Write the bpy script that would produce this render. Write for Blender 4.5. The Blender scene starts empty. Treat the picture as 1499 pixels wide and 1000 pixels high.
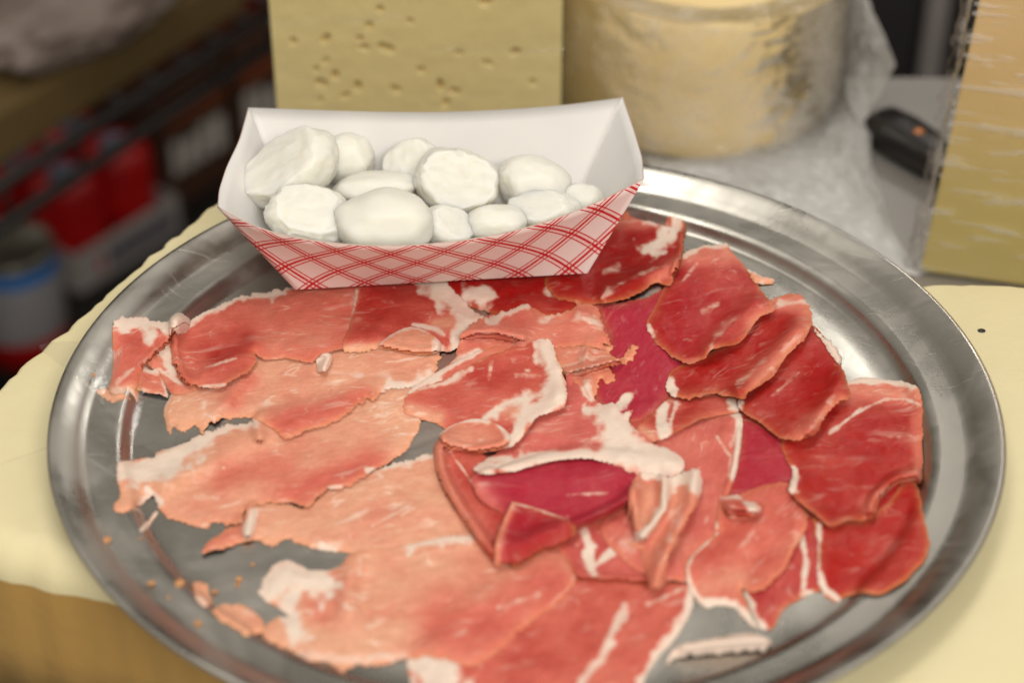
import bpy, bmesh, math, random
import numpy as np
from mathutils import Vector, Matrix
from mathutils.geometry import delaunay_2d_cdt

random.seed(7)
rng = np.random.RandomState(11)
scene = bpy.context.scene
COL = scene.collection

# ------------------------------------------------------------------ camera
F_PX, PITCH, ROLL = 2900.0, 0.62328, 0.00187
CAM = np.array([-0.00549, -0.60407, 0.47111])
cam_d = bpy.data.cameras.new('camera')
cam_d.sensor_width = 36.0
cam_d.lens = F_PX / 1499.0 * 36.0
cam_d.clip_start = 0.02
cam_d.clip_end = 60.0
cam_d.dof.use_dof = True
cam_d.dof.focus_distance = 0.80
cam_d.dof.aperture_fstop = 5.0
cam_o = bpy.data.objects.new('camera', cam_d)
COL.objects.link(cam_o)
_a = math.pi / 2 - PITCH
_R = Matrix.Rotation(_a, 3, 'X') @ Matrix.Rotation(ROLL, 3, 'Z')
cam_o.matrix_world = Matrix.Translation(Vector(CAM)) @ _R.to_4x4()
scene.camera = cam_o
RM = np.array(_R)

# ------------------------------------------------------------------ light
world = bpy.data.worlds.new('World')
scene.world = world
world.use_nodes = True
world.node_tree.nodes['Background'].inputs[0].default_value = (1.0, 0.91, 0.79, 1)
world.node_tree.nodes['Background'].inputs[1].default_value = 0.40

def lamp(name, loc, target, sx, sy, power, col):
    l = bpy.data.lights.new(name, 'AREA')
    l.shape = 'RECTANGLE'; l.size = sx; l.size_y = sy; l.energy = power; l.color = col
    o = bpy.data.objects.new(name, l); COL.objects.link(o)
    o.location = loc
    o.rotation_euler = (Vector(target) - Vector(loc)).to_track_quat('-Z', 'Y').to_euler()
    return o
# shop ceiling fluorescents
lamp('ceiling_lamp', (-0.25, 0.30, 1.75), (0, 0.1, 0), 1.3, 0.5, 13, (1.0, 0.95, 0.87))
lamp('ceiling_lamp', (0.45, -1.65, 1.40), (0.0, 0.25, 0), 1.3, 0.5, 46, (1.0, 0.95, 0.87))

lamp('ceiling_lamp', (0.66, 1.72, 1.20), (0.1, 0.1, 0), 0.34, 0.30, 3.2, (1.0, 0.96, 0.90))

vs = scene.view_settings
vs.view_transform = 'Standard'; vs.look = 'None'; vs.gamma = 1.0
vs.use_curve_mapping = False
vs.exposure = -0.12
scene.cycles.use_denoising = True
scene.cycles.max_bounces = 8
scene.cycles.transparent_max_bounces = 12
scene.cycles.caustics_reflective = False
scene.cycles.caustics_refractive = False

# ------------------------------------------------------------------ helpers
def ray(x, y):
    return RM @ np.array([(x - 749.5) / F_PX, (500 - y) / F_PX, -1.0])
def at_z(x, y, z):
    d = ray(x, y); return CAM + d * (z - CAM[2]) / d[2]
def at_y(x, y, Y):
    d = ray(x, y); return CAM + d * (Y - CAM[1]) / d[1]
def unproj(px, z):
    px = np.asarray(px, float)
    d = np.stack([(px[:, 0] - 749.5) / F_PX, (500 - px[:, 1]) / F_PX, -np.ones(len(px))], 1) @ RM.T
    return CAM + d * ((z - CAM[2]) / d[:, 2])[:, None]

def make(name, verts, faces, mats, parent=None, smooth=True, midx=None):
    me = bpy.data.meshes.new(name)
    me.from_pydata([tuple(map(float, v)) for v in verts], [], [tuple(int(i) for i in f) for f in faces])
    if not isinstance(mats, (list, tuple)): mats = [mats]
    for m in mats: me.materials.append(m)
    if smooth: me.polygons.foreach_set('use_smooth', [True] * len(me.polygons))
    if midx is not None: me.polygons.foreach_set('material_index', midx)
    me.update()
    o = bpy.data.objects.new(name, me); COL.objects.link(o)
    if parent: o.parent = parent
    return o
def from_bm(name, bm, mats, parent=None, smooth=True):
    me = bpy.data.meshes.new(name); bm.to_mesh(me); bm.free()
    if not isinstance(mats, (list, tuple)): mats = [mats]
    for m in mats: me.materials.append(m)
    if smooth: me.polygons.foreach_set('use_smooth', [True] * len(me.polygons))
    o = bpy.data.objects.new(name, me); COL.objects.link(o)
    if parent: o.parent = parent
    return o
def empty(name, loc):
    o = bpy.data.objects.new(name, None); COL.objects.link(o); o.location = loc
    o.empty_display_size = 0.02
    bpy.context.view_layer.update()
    return o
def put(o, parent):
    """parent keeping world coordinates of the vertices (parent is an unrotated Empty)"""
    o.parent = parent
    o.location = Vector(o.location) - parent.location
    return o
def tag(o, label, cat, group=None):
    o['label'] = label; o['category'] = cat
    if group: o['group'] = group
    return o
def struct(o):
    o['kind'] = 'structure'; return o

_tab = rng.rand(256, 256)
def vnoise(x, y):
    xi = np.floor(x).astype(int); yi = np.floor(y).astype(int)
    fx = x - xi; fy = y - yi
    fx = fx * fx * (3 - 2 * fx); fy = fy * fy * (3 - 2 * fy)
    g = lambda a, b: _tab[a & 255, b & 255]
    return (g(xi, yi) * (1 - fx) + g(xi + 1, yi) * fx) * (1 - fy) + (g(xi, yi + 1) * (1 - fx) + g(xi + 1, yi + 1) * fx) * fy
def fnoise(x, y, o=3):
    s = 0; a = 1; t = 0
    for k in range(o):
        s = s + a * vnoise(x * 2 ** k + 17.3 * k, y * 2 ** k + 5.1 * k); t += a; a *= .5
    return s / t - .5
from mathutils import noise as mnoise
def vnoise3(p):
    return np.array([mnoise.noise(Vector(v)) for v in p]) * .5

# ------------------------------------------------------------------ materials
def new_mat(name):
    m = bpy.data.materials.new(name); m.use_nodes = True
    nt = m.node_tree; b = nt.nodes['Principled BSDF']
    return m, nt, b
def N(nt, t, **kw):
    n = nt.nodes.new(t)
    for k, v in kw.items(): setattr(n, k, v)
    return n
def mixc(nt, fac, a, b, mode='MIX'):
    n = N(nt, 'ShaderNodeMix', data_type='RGBA', blend_type=mode)
    for sock, v in ((n.inputs[0], fac), (n.inputs[6], a), (n.inputs[7], b)):
        if hasattr(v, 'links') or hasattr(v, 'is_linked'): nt.links.new(v, sock)
        elif isinstance(v, (tuple, list)): sock.default_value = (*v[:3], 1)
        else: sock.default_value = v
    return n.outputs[2]
def math_(nt, op, a, b=None, c=None, clamp=False):
    n = N(nt, 'ShaderNodeMath', operation=op, use_clamp=clamp)
    for s, v in zip(n.inputs, (a, b, c)):
        if v is None: continue
        if hasattr(v, 'is_linked'): nt.links.new(v, s)
        else: s.default_value = v
    return n.outputs[0]
def ramp(nt, v, lo, hi):
    n = N(nt, 'ShaderNodeMapRange', interpolation_type='SMOOTHSTEP')
    nt.links.new(v, n.inputs[0]); n.inputs[1].default_value = lo; n.inputs[2].default_value = hi
    return n.outputs[0]
def noise(nt, vec, scale, detail=3, rough=.55, stretch=None, dist=0):
    if stretch is not None:
        mp = N(nt, 'ShaderNodeMapping'); mp.inputs['Scale'].default_value = stretch
        nt.links.new(vec, mp.inputs[0]); vec = mp.outputs[0]
    n = N(nt, 'ShaderNodeTexNoise'); n.inputs['Scale'].default_value = scale
    n.inputs['Detail'].default_value = detail; n.inputs['Roughness'].default_value = rough
    n.inputs['Distortion'].default_value = dist
    nt.links.new(vec, n.inputs['Vector'])
    return n.outputs[0]
def bump(nt, b, h, strength, dist):
    n = N(nt, 'ShaderNodeBump'); n.inputs['Strength'].default_value = strength; n.inputs['Distance'].default_value = dist
    nt.links.new(h, n.inputs['Height']); nt.links.new(n.outputs[0], b.inputs['Normal'])
def plain(name, col, rough=.6, metal=0, var=.12, scale=40, bumps=None, sss=0):
    m, nt, b = new_mat(name)
    tc = N(nt, 'ShaderNodeTexCoord').outputs['Object']
    n = noise(nt, tc, scale, 4)
    dark = tuple(c * (1 - var * 2) for c in col); lite = tuple(min(1, c * (1 + var)) for c in col)
    nt.links.new(mixc(nt, n, dark, lite), b.inputs['Base Color'])
    b.inputs['Roughness'].default_value = rough; b.inputs['Metallic'].default_value = metal
    if sss:
        b.inputs['Subsurface Weight'].default_value = sss
        b.inputs['Subsurface Radius'].default_value = (.004, .003, .002)
        b.inputs['Subsurface Scale'].default_value = 1.0
    if bumps: bump(nt, b, noise(nt, tc, bumps[0], 4), bumps[1], bumps[2])
    return m

def mat_ham():
    m, nt, b = new_mat('cured_ham')
    at = N(nt, 'ShaderNodeAttribute', attribute_name='ham')
    sep = N(nt, 'ShaderNodeSeparateColor'); nt.links.new(at.outputs['Color'], sep.inputs[0])
    fat, tone, dry = sep.outputs; pink = at.outputs['Alpha']
    edge = N(nt, 'ShaderNodeAttribute', attribute_name='edge').outputs['Fac']     # 0 at the cut edge, 1 inside
    uv = N(nt, 'ShaderNodeUVMap', uv_map='UVMap').outputs[0]
    big = noise(nt, uv, 60, 3, .55, None, .4)
    t = math_(nt, 'MULTIPLY_ADD', big, .44, -.22)
    t = math_(nt, 'ADD', t, tone, clamp=True)
    red = mixc(nt, pink, (.37, .010, .009), (.40, .020, .044))
    salmon = mixc(nt, pink, (.64, .150, .108), (.60, .135, .125))
    meat = mixc(nt, ramp(nt, t, 0.0, .5), red, salmon)
    meat = mixc(nt, ramp(nt, t, .40, .95), meat, (.76, .375, .245))
    # muscle fibre grain
    fib = noise(nt, uv, 520, 5, .7, (.4, 1, 1), .3)
    meat = mixc(nt, ramp(nt, fib, .30, .70), mixc(nt, 1.0, meat, (.86, .82, .80), 'MULTIPLY'), meat)
    grain = noise(nt, uv, 1100, 2, .6)
    meat = mixc(nt, math_(nt, 'MULTIPLY', ramp(nt, grain, .58, .72), math_(nt, 'MULTIPLY_ADD', t, .30, .03)), meat, (.88, .62, .48))
    # fine fat veins: thin level lines of a warped noise, plus soft flecks
    v1 = noise(nt, uv, 46, 3, .55, (.45, 1, 1), 1.2)
    vein = math_(nt, 'SUBTRACT', 1.0, ramp(nt, math_(nt, 'ABSOLUTE', math_(nt, 'SUBTRACT', v1, .5)), .0, .013))
    gate = ramp(nt, noise(nt, uv, 85, 2, .5), .50, .64)
    vein = math_(nt, 'MULTIPLY', math_(nt, 'MULTIPLY', vein, gate), .55)
    s1 = noise(nt, uv, 120, 3, .6, (.33, 1, 1), .5)
    s2 = noise(nt, uv, 260, 2, .5, (.36, 1, 1), .4)
    st = math_(nt, 'MULTIPLY', ramp(nt, s1, .575, .70), .70)
    st = math_(nt, 'MAXIMUM', st, math_(nt, 'MULTIPLY', ramp(nt, s2, .60, .70), .60))
    patch = ramp(nt, noise(nt, uv, 40, 2), .42, .60)
    st = math_(nt, 'MULTIPLY', st, math_(nt, 'MULTIPLY_ADD', patch, .8, .10))
    st = math_(nt, 'MULTIPLY', math_(nt, 'MAXIMUM', st, vein), math_(nt, 'MULTIPLY_ADD', t, .92, .16, clamp=True))
    meat = mixc(nt, st, meat, (.86, .66, .54))
    meat = mixc(nt, dry, meat, (.76, .36, .14))
    # fat bands, soft irregular border
    w1 = noise(nt, uv, 150, 4, .62, None, .6); w2 = noise(nt, uv, 520, 3, .6)
    wob = math_(nt, 'ADD', math_(nt, 'MULTIPLY_ADD', w1, 1.15, -.575), math_(nt, 'MULTIPLY_ADD', w2, .26, -.13))
    f = math_(nt, 'ADD', fat, math_(nt, 'MULTIPLY', wob, ramp(nt, fat, .02, .35)))
    halo = ramp(nt, f, .12, .62)
    core = math_(nt, 'MULTIPLY', ramp(nt, f, .34, .90), .93)
    fatc = mixc(nt, noise(nt, uv, 110, 4, .6), (.70, .52, .43), (.79, .68, .58))
    meat = mixc(nt, math_(nt, 'MULTIPLY', halo, .55), meat, (.76, .45, .35))
    col = mixc(nt, core, meat, fatc)
    nt.links.new(col, b.inputs['Base Color'])
    # torn, see-through feather edge of a paper-thin slice
    en = math_(nt, 'MULTIPLY_ADD', noise(nt, uv, 620, 4, .7), 1.1, -.55)
    ee = math_(nt, 'ADD', edge, math_(nt, 'MULTIPLY', en, .55))
    al = math_(nt, 'MULTIPLY_ADD', ramp(nt, ee, -.05, .30), .22, .78)
    al = math_(nt, 'MULTIPLY', al, ramp(nt, ee, -.16, -.04))
    nt.links.new(al, b.inputs['Alpha'])
    wet = noise(nt, uv, 70, 3, .6)
    r = math_(nt, 'ADD', math_(nt, 'MULTIPLY_ADD', fib, .16, .18), math_(nt, 'MULTIPLY', wet, .22))
    nt.links.new(r, b.inputs['Roughness'])
    b.inputs['Specular IOR Level'].default_value = .17
    b.inputs['Subsurface Weight'].default_value = .15
    b.inputs['Subsurface Radius'].default_value = (.004, .0014, .0008)
    b.inputs['Subsurface Scale'].default_value = 1.0
    h = math_(nt, 'ADD', math_(nt, 'MULTIPLY', fib, .45), math_(nt, 'MULTIPLY', big, 1.2))
    h = math_(nt, 'ADD', h, math_(nt, 'MULTIPLY', wet, .8))
    bump(nt, b, h, .35, .0014)
    return m
HAM = mat_ham()

def mat_tray():
    m, nt, b = new_mat('worn_aluminium')
    tc = N(nt, 'ShaderNodeTexCoord').outputs['Object']
    n1 = noise(nt, tc, 25, 5, .65)
    sc = noise(nt, tc, 30, 3, .7, (1, 14, 1))
    rot = N(nt, 'ShaderNodeMapping'); rot.inputs['Rotation'].default_value = (0, 0, .7)
    nt.links.new(tc, rot.inputs[0])
    sc2 = noise(nt, rot.outputs[0], 34, 3, .7, (1, 16, 1))
    sm = math_(nt, 'MAXIMUM', ramp(nt, sc, .62, .72), ramp(nt, sc2, .63, .73))
    nt.links.new(mixc(nt, n1, (.37, .355, .32), (.54, .52, .475)), b.inputs['Base Color'])
    b.inputs['Metallic'].default_value = 1.0
    smear = noise(nt, tc, 14, 4, .6, None, 1.2)
    r = math_(nt, 'ADD', math_(nt, 'MULTIPLY_ADD', n1, .16, .17), math_(nt, 'MULTIPLY', ramp(nt, smear, .38, .66), .20))
    r = math_(nt, 'ADD', r, math_(nt, 'MULTIPLY', sm, .16))
    nt.links.new(r, b.inputs['Roughness'])
    h = math_(nt, 'ADD', math_(nt, 'MULTIPLY', n1, 1.0), math_(nt, 'MULTIPLY', sm, .12))
    bump(nt, b, h, .12, .0012)
    return m
TRAY = mat_tray()

def mat_plaid():
    m, nt, b = new_mat('red_plaid_paper')
    uv = N(nt, 'ShaderNodeUVMap', uv_map='UVMap').outputs[0]
    sp = N(nt, 'ShaderNodeSeparateXYZ'); nt.links.new(uv, sp.inputs[0])
    u, v = sp.outputs[0], sp.outputs[1]
    P = .0152
    masks = []; bands = []
    for sgn, ph in ((1, 0.0), (-1, .3)):
        p = math_(nt, 'MULTIPLY_ADD', v, sgn, u)
        p = math_(nt, 'MULTIPLY_ADD', p, .7071 / P, ph)
        f = math_(nt, 'FRACT', p)
        for c, w in ((.5, .032), (.36, .014), (.64, .014)):
            d = math_(nt, 'ABSOLUTE', math_(nt, 'SUBTRACT', f, c))
            masks.append(math_(nt, 'SUBTRACT', 1.0, ramp(nt, d, w, w + .012)))
        bands.append(math_(nt, 'SUBTRACT', 1.0, ramp(nt, math_(nt, 'ABSOLUTE', math_(nt, 'SUBTRACT', f, .5)), .15, .17)))
    mm = masks[0]
    for k in masks[1:]: mm = math_(nt, 'MAXIMUM', mm, k)
    bb = math_(nt, 'MAXIMUM', *bands)
    tc = N(nt, 'ShaderNodeTexCoord').outputs['Object']
    wear = noise(nt, tc, 900, 3)
    base = mixc(nt, bb, (.74, .64, .61), (.74, .55, .52))
    mm = math_(nt, 'MULTIPLY', mm, ramp(nt, wear, .2, .42))
    nt.links.new(mixc(nt, mm, base, (.50, .006, .015)), b.inputs['Base Color'])
    b.inputs['Roughness'].default_value = .5
    return m
PLAID = mat_plaid()
PAPER = plain('white_paperboard', (.69, .675, .66), .55, var=.02, scale=60, bumps=(500, .08, .0005))
PAPER_EDGE = plain('raw_paper_edge', (.55, .42, .36), .8, var=.2, scale=500)
MOZZ = plain('fresh_mozzarella', (.77, .755, .685), .22, var=.015, scale=80, bumps=(150, .32, .0012), sss=.85)
for n_s in MOZZ.node_tree.nodes:
    if n_s.type == 'BSDF_PRINCIPLED': n_s.inputs['Subsurface Radius'].default_value = (.011, .010, .007)

def mat_cheese(name, col, col2, rough=.5, scale=25, sss=.2, b_=(120, .25, .0015)):
    m = plain(name, col, rough, scale=scale, sss=sss, bumps=b_)
    nt = m.node_tree
    for n in nt.nodes:
        if n.type == 'MIX': n.inputs[6].default_value = (*col2, 1); n.inputs[7].default_value = (*col, 1)
    return m
CHEESE_SEMI = mat_cheese('semi_hard_cheese', (.88, .74, .37), (.84, .68, .32))
CHEESE_HARD = mat_cheese('aged_grainy_cheese', (.84, .67, .36), (.74, .54, .24), scale=45)
CHEESE_PALE = mat_cheese('pale_soft_cheese', (.71, .645, .41), (.66, .575, .33), scale=14, sss=.05, b_=(60, .35, .0016))
RIND = mat_cheese('golden_rind', (.46, .29, .085), (.36, .20, .05), scale=10)
WEDGE_M = mat_wedge = mat_cheese('tan_cheese', (.78, .55, .29), (.72, .50, .24), scale=6, b_=(40, .1, .001))

_nt = WEDGE_M.node_tree; _mx = [n for n in _nt.nodes if n.type == 'MIX'][0]; _pb = _nt.nodes['Principled BSDF']
_tc = N(_nt, 'ShaderNodeTexCoord').outputs['Object']; _sp = N(_nt, 'ShaderNodeSeparateXYZ'); _nt.links.new(_tc, _sp.inputs[0])
_nt.links.new(mixc(_nt, ramp(_nt, _sp.outputs[2], -.06, .06), (.66, .53, .20), _mx.outputs[2]), _pb.inputs['Base Color'])   # cut face: olive paste below, tan rind side above
def mat_film(name, milky_glint, crinkle, stretch, gloss=.5, tint=(.93, .92, .90), bd=.002, lo=.38, g0=.05, rough=.16, sparse=False):
    m = bpy.data.materials.new(name); m.use_nodes = True
    nt = m.node_tree; nt.nodes.clear()
    out = N(nt, 'ShaderNodeOutputMaterial')
    tr = N(nt, 'ShaderNodeBsdfTransparent')
    tr.inputs[0].default_value = (.97, .97, .96, 1)
    gl = N(nt, 'ShaderNodeBsdfGlossy'); gl.inputs['Roughness'].default_value = rough
    df = N(nt, 'ShaderNodeBsdfDiffuse'); df.inputs[0].default_value = (*tint, 1)
    tl = N(nt, 'ShaderNodeBsdfTranslucent'); tl.inputs[0].default_value = (*tint, 1)
    tc = N(nt, 'ShaderNodeTexCoord').outputs['Object']
    n1 = noise(nt, tc, crinkle, 5, .62, stretch)
    if sparse: n1 = ramp(nt, n1, sparse, sparse + .09)
    bp = N(nt, 'ShaderNodeBump'); bp.inputs['Strength'].default_value = .8; bp.inputs['Distance'].default_value = bd
    nt.links.new(n1, bp.inputs['Height'])
    nt.links.new(bp.outputs[0], gl.inputs['Normal'])
    lw = N(nt, 'ShaderNodeLayerWeight'); lw.inputs[0].default_value = .35
    nt.links.new(bp.outputs[0], lw.inputs['Normal'])
    m1 = N(nt, 'ShaderNodeMixShader')
    g = math_(nt, 'MULTIPLY_ADD', lw.outputs['Fresnel'], gloss, g0, clamp=True)
    nt.links.new(g, m1.inputs[0]); nt.links.new(tr.outputs[0], m1.inputs[1]); nt.links.new(gl.outputs[0], m1.inputs[2])
    md = N(nt, 'ShaderNodeMixShader'); md.inputs[0].default_value = .4
    nt.links.new(df.outputs[0], md.inputs[1]); nt.links.new(tl.outputs[0], md.inputs[2])
    m2 = N(nt, 'ShaderNodeMixShader')
    k = math_(nt, 'MULTIPLY', ramp(nt, n1, lo, lo + .34), milky_glint, clamp=True)  # milky film; on sparse films, white glints painted along the wrinkles
    nt.links.new(k, m2.inputs[0]); nt.links.new(m1.outputs[0], m2.inputs[1]); nt.links.new(md.outputs[0], m2.inputs[2])
    nt.links.new(m2.outputs[0], out.inputs[0])
    return m
FILM_CLEAR = mat_film('clear_film', .04, 30, (1, 1, 1), .10, bd=.0006, g0=.015)
FILM_TIGHT = mat_film('tight_film', .10, 16, (.6, 2.5, 7), .40, bd=.0003, sparse=.58)
FILM_WEDGE = mat_film('wedge_film', .34, 46, (.4, .4, 4.2), .30, g0=.02, bd=.0004, sparse=.52)  # glints on the wrinkles are put in as white colour
FILM_CRUMPLE = mat_film('crumpled_film', .38, 26, (1, 1, 1), .75, bd=.006)
FILM_MILKY = mat_film('bunched_film', .66, 34, (1, 1, .6), .9, bd=.005, lo=.02, rough=.09)
STEEL = plain('counter_steel', (.40, .38, .36), .58, .75, var=.1, scale=8)
BLACK = plain('black_handle', (.014, .012, .012), .35, var=.2)
BRASS = plain('copper_rivet', (.55, .22, .09), .35, 1.0)
DARKMET = plain('dark_wire', (.03, .028, .026), .4, .6)
POST = plain('dark_post', (.012, .010, .012), .5)
GREY = plain('grey_panel', (.22, .20, .19), .6)
FLOOR = plain('dark_floor', (.035, .028, .02), .7, var=.25, scale=5)
WALLM = plain('dark_wall', (.05, .038, .02), .8, var=.2, scale=3)
CARD = plain('brown_cardboard', (.11, .068, .018), .8, var=.12, scale=12)
CARDD = plain('dark_brown_carton', (.060, .022, .010), .6, var=.2, scale=20)
ORANGE = plain('orange_print', (.22, .05, .012), .6)
WHITEP = plain('white_print', (.55, .52, .48), .6)
CARTON = plain('white_carton', (.34, .31, .30), .7, var=.06)
REDC = plain('red_can', (.48, .006, .006), .3, var=.25, scale=30)
BLUEP = plain('navy_print', (.03, .035, .07), .6)
BLUEC = plain('blue_print', (.02, .18, .55), .5)
CANL = plain('can_label', (.28, .27, .28), .5, var=.1)
TINM = plain('tin_lid', (.35, .33, .28), .35, .9)
PINKBAG = plain('pink_white_bag', (.19, .145, .125), .5, var=.18, scale=9)
JARM = plain('glass_jar', (.06, .05, .05), .12, var=.3)
CAPM = plain('shiny_cap', (.6, .58, .52), .2, .9)

# ------------------------------------------------------------------ the setting
ZC = -0.08      # counter top
def prism(name, poly, z0, z1, mat, parent=None, bevel=0.0, seg=3):
    bm = bmesh.new()
    bot = [bm.verts.new((x, y, z0)) for x, y in poly]
    f = bm.faces.new(bot)
    r = bmesh.ops.extrude_face_region(bm, geom=[f])
    for v in r['geom']:
        if isinstance(v, bmesh.types.BMVert): v.co.z = z1
    bmesh.ops.recalc_face_normals(bm, faces=bm.faces)
    if bevel:
        bmesh.ops.bevel(bm, geom=list(bm.edges), offset=bevel, segments=seg, profile=.5, affect='EDGES')
    return from_bm(name, bm, mat, parent, smooth=False)

struct(prism('floor', [(-4, -1.5), (4, -1.5), (4, 5), (-4, 5)], -1.04, -1.0, FLOOR))
struct(prism('wall_back', [(-4, 2.6), (4, 2.6), (4, 2.7), (-4, 2.7)], -0.996, 1.6, WALLM))
ct = empty('counter', (0.2, 0.0, -1.0)); struct(ct)
put(prism('counter_top', [(-.31, -.5), (-.31, -.06), (-.225, .10), (-.145, .26), (-.055, .43), (.75, .43), (.75, -.5)], ZC - .03, ZC, STEEL, bevel=.002), ct)
for lx, ly in ((-.2, -.42), (.68, -.42), (.68, .38), (.02, .38)):
    put(prism('leg', [(lx - .02, ly - .02), (lx + .02, ly - .02), (lx + .02, ly + .02), (lx - .02, ly + .02)], -1.0, ZC - .031, STEEL), ct)

# ------------------------------------------------------------------ cheese slabs carrying the tray
def slab(name, poly, z0, z1, m_top, m_side, label, ragged=.0012):
    """block with a slightly wavy cut outline, rounded top edge and an uneven top"""
    pts = []
    n = len(poly)
    for i in range(n):
        a = np.array(poly[i]); b = np.array(poly[(i + 1) % n])
        L = np.linalg.norm(b - a); k = max(2, int(L / .004))
        for j in range(k): pts.append(a + (b - a) * j / k)
    pts = np.array(pts); c = pts.mean(0)
    for _ in range(14): pts = (np.roll(pts, 1, 0) + 2 * pts + np.roll(pts, -1, 0)) / 4
    t = np.roll(pts, -1, 0) - np.roll(pts, 1, 0)
    nr = np.stack([t[:, 1], -t[:, 0]], 1); nr /= np.linalg.norm(nr, axis=1)[:, None]
    if ((pts - c) * nr).sum() < 0: nr = -nr
    w = ragged * (fnoise(pts[:, 0] * 160, pts[:, 1] * 160, 3) * 2.2)
    rings = []
    big_r = np.where(nr[:, 1] < -.5, .014, .003)
    for _ in range(12): big_r = (np.roll(big_r, 1) + big_r + np.roll(big_r, -1)) / 3
    for fz in (None, .5, 0, 15, 30, 45, 60, 75, 90, 91):
        if fz is None: z, ins = np.full(len(pts), z0), .001
        elif fz == .5: z, ins = np.full(len(pts), z0 + .4 * (z1 - z0)), 0
        else:
            an = math.radians(min(fz, 90)); z = z1 - big_r * (1 - math.sin(an)); ins = big_r * (1 - math.cos(an)) + (.006 if fz > 90 else 0)
        q = pts + nr * (w - ins)[:, None]
        if fz == 91: q = c + (rings[-1][:, :2] - c) * .93
        rings.append(np.column_stack([q, z]))
    m = len(pts); last = rings[-1]; V = np.vstack(rings + [[[*last[:, :2].mean(0), z1]]]); Fs = []; mi = []
    for r in range(len(rings) - 1):
        for i in range(m):
            j = (i + 1) % m
            Fs.append((r * m + i, r * m + j, (r + 1) * m + j, (r + 1) * m + i)); mi.append(1 if r < 2 else 0)
    for i in range(m): Fs.append(((len(rings) - 1) * m + i, (len(rings) - 1) * m + (i + 1) % m, len(V) - 1)); mi.append(0)
    Fs.append(tuple(reversed(range(m)))); mi.append(1)
    o = make(name, V, Fs, [m_top, m_side], smooth=True, midx=mi)
    bm = bmesh.new(); bm.from_mesh(o.data); bmesh.ops.recalc_face_normals(bm, faces=bm.faces); bm.to_mesh(o.data); bm.free()
    return o
sl = empty('cheese_slab', (-.13, 0, ZC))
put(slab('block', [(-.102, .222), (-.1415, .160), (-.1745, .096), (-.2115, .0165), (-.248, -.055), (-.157, -.085), (-.015, -.132), (-.012, .19)], ZC, -.0015, CHEESE_PALE, RIND, '', ragged=.002), sl)
tag(sl, 'pale yellow cheese slab with golden brown side under the tray, beside the cans', 'cheese', 'cheese slabs under the tray')
sr = empty('cheese_slab', (.2, 0, ZC))
put(slab('block', [(.174, .098), (.34, .087), (.34, -.30), (.03, -.30), (.03, .06)], ZC, -.0015, CHEESE_PALE, CHEESE_SEMI, ''), sr)
spk = at_z(1437, 484, -.0012)
me_ = bmesh.new(); bmesh.ops.create_icosphere(me_, subdivisions=2, radius=.0013)
for v in me_.verts: v.co.z *= .45; v.co.x *= 1.3
so = from_bm('dark_speck', me_, BLACK); so.location = spk; put(so, sr)
tag(sr, 'pale cream cheese slab with a black speck on top, under the tray', 'cheese', 'cheese slabs under the tray')

# ------------------------------------------------------------------ tray
R_FL = .1515
prof_in = [(0, 0), (.05, 0), (.10, 0), (.140, 0), (.1495, .0000), (.1515, .0006), (.1532, .0036), (.1546, .0052), (.1575, .0056), (.1655, .0060), (.1680, .0066),
           (.1700, .0084), (.1755, .0112), (.1782, .0122), (.1796, .0124), (.1803, .0118), (.1801, .0108)]
prof_out = [(.1790, .0106), (.1750, .0102), (.1690, .0072), (.1655, .0050), (.1560, .0046), (.1535, .0026), (.1522, -.0006), (.14, -.0009), (0, -.0009)]
pf = prof_in + prof_out; SEG = 192
V = []; Fs = []
for r, z in pf:
    for k in range(SEG):
        a = 2 * math.pi * k / SEG; V.append((r * math.cos(a), r * math.sin(a), z))
for i in range(len(pf) - 1):
    for k in range(SEG):
        j = (k + 1) % SEG
        Fs.append((i * SEG + k, i * SEG + j, (i + 1) * SEG + j, (i + 1) * SEG + k))
bm = bmesh.new(); bv = [bm.verts.new(v) for v in V]
for f in Fs:
    try: bm.faces.new([bv[i] for i in f])
    except ValueError: pass
bmesh.ops.remove_doubles(bm, verts=bm.verts, dist=1e-6)
bmesh.ops.recalc_face_normals(bm, faces=bm.faces)
tray = from_bm('serving_tray', bm, TRAY)
tag(tray, 'round worn aluminium tray with a wide stepped rim, carrying the ham', 'tray')
_pr = np.array(prof_in[:15])
def tray_h(r): return np.interp(r, _pr[:, 0], _pr[:, 1], right=-.002)

# ------------------------------------------------------------------ ham slices
#  px outlines traced on the photograph; each slice is draped over what lies under it
S = []
def sl_(key, label, out, tone=.4, pink=0., fat=(), tones=(), ridge=(), lift=(), roll=(), rag=1.0, ang=0., dry=.5, th=.00055, wav=1.0, cat='ham slice', name='ham_slice'):
    S.append(dict(key=key, label=label, out=out, tone=tone, pink=pink, fat=fat, tones=tones, ridge=ridge, lift=lift, roll=roll, rag=rag, ang=ang, dry=dry, th=th, wav=wav, cat=cat, name=name))

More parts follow.
